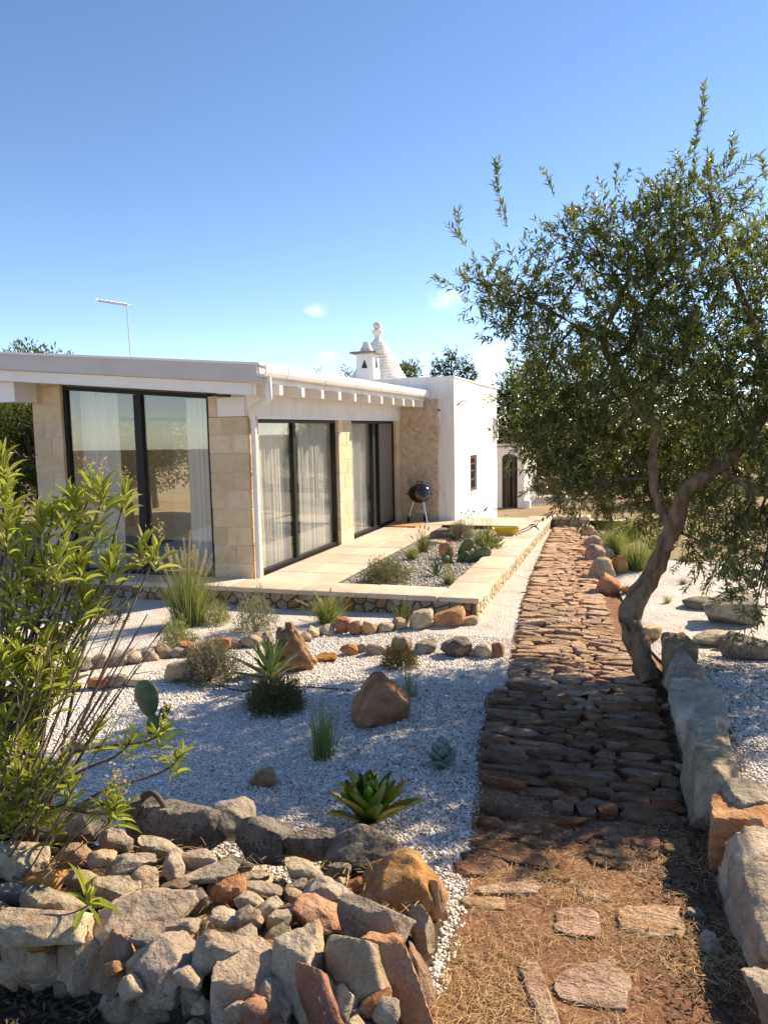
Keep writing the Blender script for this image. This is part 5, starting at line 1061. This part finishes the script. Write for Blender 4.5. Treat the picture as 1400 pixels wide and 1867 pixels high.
# ------------------------------------------------------------------ the olive tree
def olive():
    rg = np.random.default_rng(23); base = np.array([.14, 7.08, -.24]); T = thing('olive_tree', 'leaning olive tree with crooked pale trunk at the right edge of the path', 'tree', base)
    S = lambda px, py, Y: at_y(px, py, Y)
    wood = MB()
    def limb(pts, rad, n=5, seg=12, rough=.0):
        P = smooth_path(pts, n); rr = np.interp(np.linspace(0, 1, len(P)), np.linspace(0, 1, len(rad)), rad); wood.tube(P, list(rr), seg); return P
    tr = limb([S(1195, 1265, 7.0), S(1180, 1225, 7.03), S(1158, 1165, 7.12), S(1153, 1115, 7.2), S(1178, 1060, 7.28), S(1212, 1000, 7.34), S(1232, 945, 7.36), S(1243, 905, 7.36)], [.135, .10, .092, .105, .085, .077, .072, .064], 6, 18)
    limb([S(1150, 1120, 7.15), S(1165, 1170, 7.02), S(1185, 1240, 6.9)], [.06, .065, .085], 5, 12)
    limb([S(1225, 960, 7.4), S(1205, 985, 7.3), S(1190, 1040, 7.2)], [.03, .03, .02])
    lr = limb([S(1240, 915, 7.36), S(1262, 883, 7.38), S(1308, 853, 7.45), S(1352, 815, 7.6), S(1398, 745, 7.8), S(1440, 660, 8.0), S(1450, 560, 8.1)], [.072, .066, .058, .052, .046, .038, .026], 5, 14)
    lr2 = limb([S(1315, 860, 7.45), S(1350, 880, 7.3), S(1400, 896, 7.2), S(1480, 890, 7.1), S(1600, 850, 7.2)], [.035, .032, .03, .025, .02])
    ll = limb([S(1222, 965, 7.35), S(1200, 920, 7.4), S(1189, 860, 7.45), S(1192, 800, 7.5), S(1196, 772, 7.5), S(1165, 752, 7.5), S(1138, 700, 7.5), S(1108, 650, 7.5), S(1100, 615, 7.5), S(1115, 575, 7.5), S(1150, 500, 7.5)], [.046, .04, .038, .037, .035, .033, .034, .032, .028, .024, .014])
    l3 = limb([S(1108, 650, 7.5), S(1140, 640, 7.5), S(1160, 600, 7.5), S(1200, 520, 7.6), S(1250, 420, 7.6)], [.026, .026, .022, .018, .010])
    l4 = limb([S(1100, 620, 7.5), S(1060, 600, 7.4), S(990, 560, 7.3), S(930, 530, 7.2), S(870, 510, 7.1)], [.02, .018, .015, .012, .007])
    l5 = limb([S(1398, 745, 7.8), S(1380, 620, 7.7), S(1330, 480, 7.6), S(1290, 340, 7.4)], [.035, .028, .02, .010])
    limbs = np.array(lr + ll + l3 + l4 + l5 + lr2)
    o = wood.build('trunk', 'bark', T, smooth=True, sharp=80)
    me = o.data                                                          # knotty, fluted surface
    co = np.empty(len(me.vertices) * 3); me.vertices.foreach_get('co', co); co = co.reshape(-1, 3); no = np.empty(len(me.vertices) * 3); me.vertices.foreach_get('normal', no); no = no.reshape(-1, 3)
    dsp = np.array([mnoise.fractal(Vector((v[0] * 9, v[1] * 9, v[2] * 3.5)), 1, 2, 3) for v in co]); low = 1 - sstep(.2, 1.8, co[:, 2])
    co = co + no * (dsp * (.017 + .032 * low))[:, None]; me.vertices.foreach_set('co', (co - base).ravel()); me.update()
    blobs = [(1150, 410, 120, 7.4), (1230, 370, 95, 7.7), (1285, 335, 75, 7.3), (1325, 440, 110, 7.5), (1050, 410, 75, 7.2), (965, 500, 95, 7.2), (885, 495, 62, 7.1), (1010, 575, 105, 7.3), (925, 560, 60, 7.0), (1150, 540, 150, 7.7), (1300, 580, 150, 7.8), (1060, 690, 130, 7.7), (1200, 690, 150, 8.1), (1345, 690, 130, 7.2), (1080, 790, 115, 7.9), (1005, 760, 85, 7.9), (1250, 800, 120, 8.3), (1350, 850, 110, 7.7), (1335, 950, 95, 7.2), (1385, 1060, 60, 6.7), (1040, 860, 66, 7.6), (1120, 880, 80, 8.1), (1180, 890, 80, 8.4), (1450, 550, 130, 7.9), (1470, 700, 140, 7.6), (1480, 850, 110, 7.8), (1290, 985, 70, 7.5), (960, 690, 60, 7.9), (1400, 440, 90, 8.2), (1600, 620, 200, 8.1), (1660, 830, 190, 7.9), (1250, 900, 80, 8.0), (1400, 960, 80, 7.4), (1150, 620, 120, 7.1), (1250, 640, 120, 7.0), (1220, 480, 120, 7.2), (1550, 950, 120, 8.0), (1560, 760, 150, 6.9), (1640, 700, 160, 7.2), (1500, 890, 100, 6.6), (1000, 815, 80, 7.8), (1060, 865, 66, 7.9), (960, 765, 56, 7.9), (1130, 810, 100, 8.2), (1010, 700, 90, 7.8), (1230, 860, 90, 8.5), (1340, 760, 110, 8.3)]
    tw_b, tw_d = [], []
    br = MB()
    for (px, py, r, Y) in blobs:
        c = S(px, py + 30, Y); s = pxm(c); rad = r * s * .86; vol = rad ** 2.35
        n = int((620 if px > 1390 and py > 600 else 540 if px < 1500 else 220) * vol) + 16
        u = rg.normal(size=(n, 3)); u /= np.linalg.norm(u, axis=1)[:, None]; q = rg.uniform(.05, 1, n) ** .62; u[:, 1] *= 1.0
        Q = c + u * (q * rad * .92)[:, None]; tw_b.append(Q); tw_d.append(u * .7 + np.array([0, 0, .34]) + rg.normal(size=(n, 3)) * .48)
        j = np.argmin(((limbs - c) ** 2).sum(1)); a = limbs[j]
        br.tube(smooth_path([a, (a + c) / 2 + rg.normal(size=3) * .06, c], 3), [.014, .012, .011, .009, .008, .006, .004], 5)
        for _ in range(5):
            e = Q[rg.integers(0, n)]; br.tube(smooth_path([(a + c) / 2, (c + e) / 2 + rg.normal(size=3) * .05, e], 2), [.008, .006, .005, .004, .003], 4)
    for (pts, Y) in [([(1262, 300), (1268, 255), (1276, 215), (1283, 178)], 7.3), ([(925, 415), (915, 375), (906, 340), (904, 312)], 7.1), ([(1318, 330), (1328, 290), (1336, 255)], 7.3), ([(850, 450), (838, 430), (832, 400)], 7.0), ([(830, 520), (806, 512)], 7.0), ([(1395, 330), (1388, 290)], 7.4), ([(1010, 360), (1000, 330)], 7.2)]:
        P = [S(x, y, Y) for x, y in pts]; br.tube(smooth_path(P, 3), .003, 4)
        for a, b in zip(P, P[1:]): tw_b.append(np.array([a, (a + b) / 2])); d = (b - a) / np.linalg.norm(b - a); tw_d.append(np.array([d, d]) + rg.normal(size=(2, 3)) * .12)
    o = br.build('branches', 'dark_bark', T); tag(o, kind='stuff'); o.matrix_local = Matrix.Translation(-Vector(base))
    B = np.vstack(tw_b); D = np.vstack(tw_d); D /= np.linalg.norm(D, axis=1)[:, None]; n = len(B); L = rg.uniform(.11, .25, n)
    V, F, v = blades(B, D, L, .004, .12, rg, 3, .5); o = mk('twigs', V - base, F, 'dark_bark', T, var=v)
    LP, LD, LL = [], [], []
    X, Y_, Z = frames(D, rg)
    for k in range(8):
        t = .12 + .88 * k / 7; C_ = B + D * (L * t)[:, None] - np.array([0, 0, 1.0]) * (.12 * L * t * t * .75)[:, None]
        ang = rg.uniform(0, 6.283, n) if k == 0 else ang + 1.5 + rg.uniform(-.3, .3, n)
        sd = X * np.cos(ang)[:, None] + Z * np.sin(ang)[:, None]
        for sg in (-1, 1):
            kp = rg.uniform(0, 1, n) < .84; jj = C_ + D * (L * rg.uniform(-.09, .06, n))[:, None]; LP.append(jj[kp]); LD.append((D * rg.uniform(.6, 1.25, (n, 1)) + sd * sg * (rg.uniform(.45, 1.15, (n, 1)) if k < 7 else .35) + rg.normal(size=(n, 3)) * .16)[kp]); LL.append(rg.uniform(.048, .088, n)[kp])
    P_, D_, L_ = np.vstack(LP), np.vstack(LD), np.concatenate(LL)
    V, F, v = leaf_cloud(P_, D_, L_, L_ * .29, rg); o = mk('crown', V - base, F, 'olive_leaf', T, var=v); print('olive leaves', len(P_))
olive()

# ------------------------------------------------------------------ background trees
def tree(name, label, P, h, rx, n, leaf, m, seed, kind='round', group='trees behind the house', trunk=.12):
    rg = np.random.default_rng(seed); T = thing(name, label, 'tree', P, group)
    w_ = MB(); lean = rg.normal(0, .05, 2) * h; w_.tube(smooth_path([(0, 0, -.3), (lean[0] * .4, lean[1] * .4, h * .4), (lean[0], lean[1], h * .92)], 4), [trunk * (1 - .85 * k / 8) for k in range(9)], 8)
    Q, Dv = [], []
    if kind == 'cone':
        nb = 34
        for b in range(nb):
            z = h * (.12 + .86 * b / nb); a = b * 2.4; rr = rx * (1 - (b / nb) ** 1.15) * rg.uniform(.7, 1.15) + .06 * h * .3; e = np.array([math.cos(a) * rr, math.sin(a) * rr, z + .12 * rr]); w_.tube([(0, 0, z - .1), tuple(e)], [.03, .008], 4)
            k = max(6, int(n / nb * (rr / rx + .25))); t = rg.uniform(.15, 1.05, k)[:, None]; q = np.array([0, 0, z]) * (1 - t) + e * t + rg.normal(size=(k, 3)) * rx * .11 * (1.25 - t * .6); Q.append(q); Dv.append(np.tile(e - [0, 0, z], (k, 1)) / rr + rg.normal(size=(k, 3)) * .55 + [0, 0, .45])
    else:
        nb = 26
        for b in range(nb):
            u = rg.normal(size=3); u /= np.linalg.norm(u); c = np.array([0, 0, h * .60]) + u * np.array([rx * .72, rx * .72, h * .30]); r = rg.uniform(.22, .40) * rx; w_.tube([(0, 0, h * .35), tuple(c)], [.05, .01], 4)
            k = int(n / nb); v = rg.normal(size=(k, 3)); v /= np.linalg.norm(v, axis=1)[:, None]; Q.append(c + v * (rg.uniform(.2, 1, k) ** .5 * r)[:, None]); Dv.append(v + [0, 0, .4] + rg.normal(size=(k, 3)) * .4)
    w_.build('trunk', 'dark_bark', T, smooth=True, sharp=80)
    Q, Dv = np.vstack(Q), np.vstack(Dv); V, F, v = leaf_cloud(Q, Dv, leaf * rg.uniform(.6, 1.3, len(Q)), leaf * .30, rg); mk('crown', V, F, m, T, var=v)
tree('evergreen_tree', 'dark leafy tree behind the left end of the glazed house', (-13.6, 16.4, -.1), 3.9, 2.3, 16000, .15, 'tree_leaf', 201)
tree('evergreen_tree', 'second leafy tree beyond the left tree, at the left picture edge', (-17.6, 18.5, -.1), 4.9, 2.6, 13000, .17, 'tree_leaf', 202)
tree('evergreen_tree', 'broad dark tree filling the view through the garden window', (-15.5, 22.5, -.1), 3.6, 3.0, 12000, .18, 'tree_leaf', 211)
tree('evergreen_tree', 'far tree left of the house, seen through the gable glass', (-18.5, 26.5, -.1), 3.9, 3.4, 10000, .2, 'pine_leaf', 212)
tree('evergreen_tree', 'tall dark shrub beyond the left pillar of the glazed house', (-12.6, 14.0, .0), 3.0, 1.5, 14000, .11, 'tree_leaf', 213)
tree('evergreen_tree', 'shrubby tree by the left wall of the glazed house', (-11.6, 15.8, .0), 2.9, 1.4, 12000, .10, 'tree_leaf', 210)
X_ = at_y(755, 660, 34.0); tree('broadleaf_tree', 'sunlit rounded tree top between the trullo cone and the dark conifers', (X_[0], 34, -1), 6.6, 1.6, 6000, .2, 'tree_leaf', 203)
for k, (px, py, lab) in enumerate([(800, 655, 'short dark conifer just right of the sunlit tree behind the white house'), (822, 634, 'tallest dark conifer behind the white house'), (852, 650, 'dark conifer at the right end of the white house roof')]):
    X_ = at_y(px, py, 38.0); tree('conifer', lab, (X_[0], 38, -1.2), X_[2] + 1.2, 1.5, 4200, .26, 'pine_leaf', 204 + k, 'cone')
for k, (px, py, lab) in enumerate([(585, 672, 'distant tree top just over the roof, left of the chimney'), (632, 668, 'distant tree top touching the chimney on its left')]):
    X_ = at_y(px, py, 45.0); tree('conifer', lab, (X_[0], 45, -1.4), X_[2] + 1.4, 1.7, 2200, .28, 'tree_leaf', 207 + k, 'cone')
for k, (px, py, Y, m_, lab) in enumerate([(930, 690, 36, 'pine_leaf', 'dark cedar right beside the white house wall'), (985, 600, 37, 'pine_leaf', 'big dark cedar behind the left part of the olive crown'), (1075, 640, 40, 'tree_leaf', 'green tree behind the middle of the olive crown'), (1180, 610, 42, 'pine_leaf', 'dark tree behind the olive crown, above its trunk'), (1300, 640, 44, 'tree_leaf', 'green tree behind the right part of the olive crown'), (1420, 620, 44, 'pine_leaf', 'dark tree behind the olive at the right picture edge')]):
    X_ = at_y(px, py, Y); tree('cedar', lab, (X_[0], Y, -1.2), X_[2] + 1.2, 2.9, 6500, .30, m_, 220 + k, 'cone', 'trees beyond the path')
for k, (x, y, h, lab) in enumerate([(2.2, 30, 3.2, 'bushy shrub under the cedars near the field wall'), (5.5, 27, 3.0, 'bushy shrub behind the olive at right'), (-1.2, 31.5, 2.6, 'low bush by the field wall left of the olive')]):
    tree('shrub', lab, (x, y, -.75), h, 1.7, 4500, .16, 'tree_leaf', 240 + k, group='shrubs beyond the path')
# olives standing behind the photographer, seen only as reflections in the glass
for k, (x, y, lab) in enumerate([(-9.5, -9, 'olive tree behind the viewpoint mirrored in the gable window, left'), (-4.5, -13, 'olive tree behind the viewpoint mirrored in the gable window, right')]):
    tree('mirrored_tree', lab, (x, y, .1), 4.2, 2.2, 5000, .16, 'tree_leaf', 250 + k, group='trees behind the viewpoint')

# ------------------------------------------------------------------ small things
def kettle():
    P = (-4.58, 16.72, 0.0); T = thing('kettle_barbecue', 'black kettle barbecue on three legs against the white house', 'barbecue', P); rb = .265; zc = .66
    def dome(s):
        return [(rb * math.cos(R(a)), zc + s * .22 * math.sin(R(a))) for a in range(0, 86, 9)] + [(.01, zc + s * .22)]
    m = MB(); m.lathe([(r, z) for r, z in dome(-1)][::-1], 28); m.build('bowl', 'black_enamel', T, smooth=True, sharp=50)
    m = MB(); m.lathe([(rb + .008, zc + .004)] + [(r + .006, z + .008) for r, z in dome(1)], 28); lid = m.build('lid', 'black_enamel', T, smooth=True, sharp=50)
    m = MB(); m.tube(smooth_path([(-.06, 0, zc + .215), (-.055, 0, zc + .265), (.055, 0, zc + .265), (.06, 0, zc + .215)], 4), .012, 8); m.build('handle', 'rubber', lid)
    for k, a in enumerate((200, 320, 80)):
        ca, sa = math.cos(R(a)), math.sin(R(a)); m = MB(); m.tube([(.15 * ca, .15 * sa, zc - .17), (.27 * ca, .27 * sa, .01 if k != 0 else .06)], .013, 8); lg = m.build('leg', 'aluminium', T)
    for a in (200, 80):
        ca, sa = math.cos(R(a)), math.sin(R(a)); m = MB(); m.tube([(.26 * ca - .02, .26 * sa, .075), (.26 * ca + .02, .26 * sa, .075)], .075, 16); m.build('wheel', 'rubber', T)
    m = MB(); m.lathe([(.12, .24), (.13, .255), (.01, .26)], 16); m.build('ash_tray', 'aluminium', T)
    for s in (-1, 1): m = MB(); m.tube(smooth_path([(s * .25, -.05, zc - .02), (s * .31, -.04, zc - .01), (s * .31, .04, zc - .01), (s * .25, .05, zc - .02)], 3), .01, 6); m.build('handle', 'rubber', T)
kettle()
m = MB(); p = at_z(741, 958, .0); m.prism([(-.36, -.34), (.36, -.34), (.36, .34), (-.36, .34)], 'z', 0, .022); o = m.build('doormat', 'coir', bevel=.006, seg=1); o.location = (p[0] - .05, p[1] + .0, .004); tag(o, 'orange-brown coir doormat on the terrace before the far sliding door', 'doormat')

def barrow():
    P = at_z(922, 984, -.05); T = thing('wheelbarrow', 'yellow wheelbarrow standing in the far corner of the planting bed', 'wheelbarrow', P, rz=R(12)); T.scale = (.62, .62, .75)
    V = []; 
    for z, ax, ay in ((.14, .24, .16), (.30, .40, .26), (.31, .42, .28), (.30, .385, .245), (.16, .22, .145)):
        V += [(-ax, -ay, z), (ax, -ay * .85, z), (ax, ay * .85, z), (-ax, ay, z)]
    F = [(3, 2, 1, 0)] + [(r * 4 + i, r * 4 + (i + 1) % 4, r * 4 + 4 + (i + 1) % 4, r * 4 + 4 + i) for r in range(4) for i in range(4)] + [(16, 17, 18, 19)]
    m = MB(); m.add(V, F); m.build('tray', 'yellow_plastic', T, bevel=.008, seg=2)
    for s in (-1, 1):
        m = MB(); m.tube([(-.62, s * .07, .05), (-.2, s * .17, .13), (.35, s * .22, .17), (.72, s * .25, .30)], .016, 8); m.build('shaft', 'pale_wood', T)
        m = MB(); m.tube(smooth_path([(.70, s * .25, .29), (.80, s * .25, .36), (.92, s * .25, .34), (.98, s * .25, .26)], 4), .016, 8); m.build('grip', 'rubber', T)
        m = MB(); m.tube([(.30, s * .2, .16), (.36, s * .22, -.01)], .013, 6); m.build('leg', 'black_frame', T)
    m = MB(); m.tube([(-.62, -.035, .10), (-.62, .035, .10)], .11, 18); m.build('wheel', 'rubber', T)
barrow()
# crumpled pale bag behind the oleander
P = gnd(48, 1278); me = rock_mesh('bag', 990, 3, 16, 0, .22, 'bag'); s = pxm(P); o = inst('plastic_bag', me, 'bag', None, Matrix.Translation((P[0], P[1], P[2] + 10 * s)) @ Matrix.Diagonal((38 * s, 26 * s, 22 * s, 1))); tag(o, 'crumpled pale plastic bag on the gravel behind the oleander', 'bag')
# irrigation hose
pts = [gnd(395, 1252), gnd(440, 1262), gnd(500, 1258), gnd(560, 1255), gnd(600, 1258), gnd(640, 1262)]; m = MB(); m.tube(smooth_path([p + np.array([0, 0, .012]) for p in pts], 5), .008, 6); o = m.build('hose', 'rubber', smooth=True, sharp=80); tag(o, 'thin black irrigation hose lying on the gravel beside the agave', 'hose')
# bent root on the foreground wall
m = MB(); m.tube(smooth_path([at_z(262, 1452, .20), at_z(278, 1446, .25), at_z(292, 1458, .23), at_z(304, 1480, .17)], 5), [.02, .022, .021, .019, .017] + [.015] * 11, 8); o = m.build('root', 'dark_bark', smooth=True, sharp=80); tag(o, 'bent brown root arching over the lichened boulder of the wall', 'root')

# ------------------------------------------------------------------ litter: straw and dead leaves
def scatter_ground(n, region, rg):
    P = region(rg, n); return np.stack([P[:, 0], P[:, 1], G(P[:, 0], P[:, 1])], 1)
def straw(name, n, region, Lr, W, m, seed, label, lift=.018, flat=.18):
    rg = np.random.default_rng(seed); P = scatter_ground(n, region, rg); P[:, 2] += lift * rg.uniform(.6, 1.5, n); a = rg.uniform(0, 6.283, n); D = np.stack([np.cos(a), np.sin(a), rg.normal(0, flat, n) + .05], 1)
    V, F, v = blades(P, D, rg.uniform(*Lr, n), W, rg.uniform(-.1, .5, n), rg, 3, .5); tag(mk(name, V, F, m, var=v), label, 'straw', kind='stuff')
def r_path(rg, n):
    y = 1.9 + rg.uniform(0, 1, n) ** 1.6 * 2.6; x = pl(y) + .0 + rg.uniform(0, 1, n) * (pr(y) - pl(y) + .1); 
    k = np.array([mnoise.noise(Vector((a * 2.6, b * 2.6, 4))) for a, b in zip(x, y)]); keep = rg.uniform(-.45, .45, n) < k + .05 - .12 * np.clip(y - 3.4, 0, 3); return np.stack([x, y], 1)[keep]
def straw2(name, n, region, Lr, W, m, seed, label, lift=.02):
    rg = np.random.default_rng(seed); Q = region(rg, n); n = len(Q); P = np.stack([Q[:, 0], Q[:, 1], G(Q[:, 0], Q[:, 1]) + lift * rg.uniform(.7, 1.7, n)], 1); a = rg.uniform(0, 6.283, n); D = np.stack([np.cos(a), np.sin(a), rg.normal(0, .16, n) + .06], 1)
    V, F, v = blades(P, D, rg.uniform(*Lr, n), W, rg.uniform(-.1, .5, n), rg, 4, .5); tag(mk(name, V, F, m, var=v), label, 'straw', kind='stuff')
straw2('dry_grass_litter', 30000, r_path, (.012, .07), .0015, 'straw', 31, 'dry straw and grass clippings strewn over the near path')
def litter(name, n, region, m, seed, label, Lr=(.02, .045), wr=.3):
    rg = np.random.default_rng(seed); Q = region(rg, n); n = len(Q); P = np.stack([Q[:, 0], Q[:, 1], G(Q[:, 0], Q[:, 1]) + .014 + rg.uniform(0, .012, n)], 1); a = rg.uniform(0, 6.283, n); D = np.stack([np.cos(a), np.sin(a), rg.normal(0, .2, n)], 1); L = rg.uniform(*Lr, n)
    V, F, v = leaf_cloud(P, D, L, L * wr, rg); tag(mk(name, V, F, m, var=v), label, 'leaf litter', kind='stuff')
def r_bank(rg, n):
    y = 2.6 + rg.uniform(0, 1, n) ** .8 * 5.2; x = pr(y) + .3 + rg.uniform(0, 1, n) ** 1.1 * 2.2; k = np.array([mnoise.noise(Vector((a * 2.0, b * 2.0, 9))) for a, b in zip(x, y)]); return np.stack([x, y], 1)[rg.uniform(-.4, .4, n) < k + .1]
litter('bank_leaf_litter', 5200, r_bank, 'litter', 32, 'brown dead olive leaves scattered on the gravel bank')
def r_gutter(rg, n): y = 2.0 + rg.uniform(0, 1, n) * 5.2; return np.stack([pr(y) - np.abs(rg.normal(0, .16, n)) + .06, y], 1)
litter('path_leaf_litter', 3800, r_gutter, 'litter', 33, 'dark dead leaves gathered along the foot of the slab wall')
def r_front(rg, n): return np.stack([rg.uniform(-3.2, -.7, n), rg.uniform(1.5, 2.3, n)], 1)
litter('wall_leaf_litter', 4200, r_front, 'litter', 34, 'dead leaves on the ground in front of the dry-stone wall', (.03, .07), .28)
def r_core(rg, n): return np.stack([rg.uniform(-2.8, -.85, n), rg.uniform(2.4, 3.15, n)], 1)
def wall_straw():
    rg = np.random.default_rng(36); Q = r_core(rg, 1100); n = len(Q); P = np.stack([Q[:, 0], Q[:, 1], G(Q[:, 0], Q[:, 1]) + .18 + rg.uniform(0, .05, n)], 1); a = rg.uniform(0, 6.283, n); D = np.stack([np.cos(a), np.sin(a), rg.normal(0, .3, n)], 1); V, F, v = blades(P, D, rg.uniform(.03, .12, n), .0022, .2, rg, 3, .5); tag(mk('wall_straw', V, F, 'straw', var=v), 'dry straw caught between the stones of the foreground wall', 'straw', kind='stuff')
wall_straw()
def r_dark(rg, n): y = 2.9 + rg.uniform(0, 1, n) * 3.6; x = pl(y) - np.abs(rg.normal(0, .8, n)); return np.stack([x, y], 1)
litter('gravel_leaf_litter', 3200, r_dark, 'litter', 35, 'dark fallen leaves on the white gravel beside the path', (.015, .035), .3)
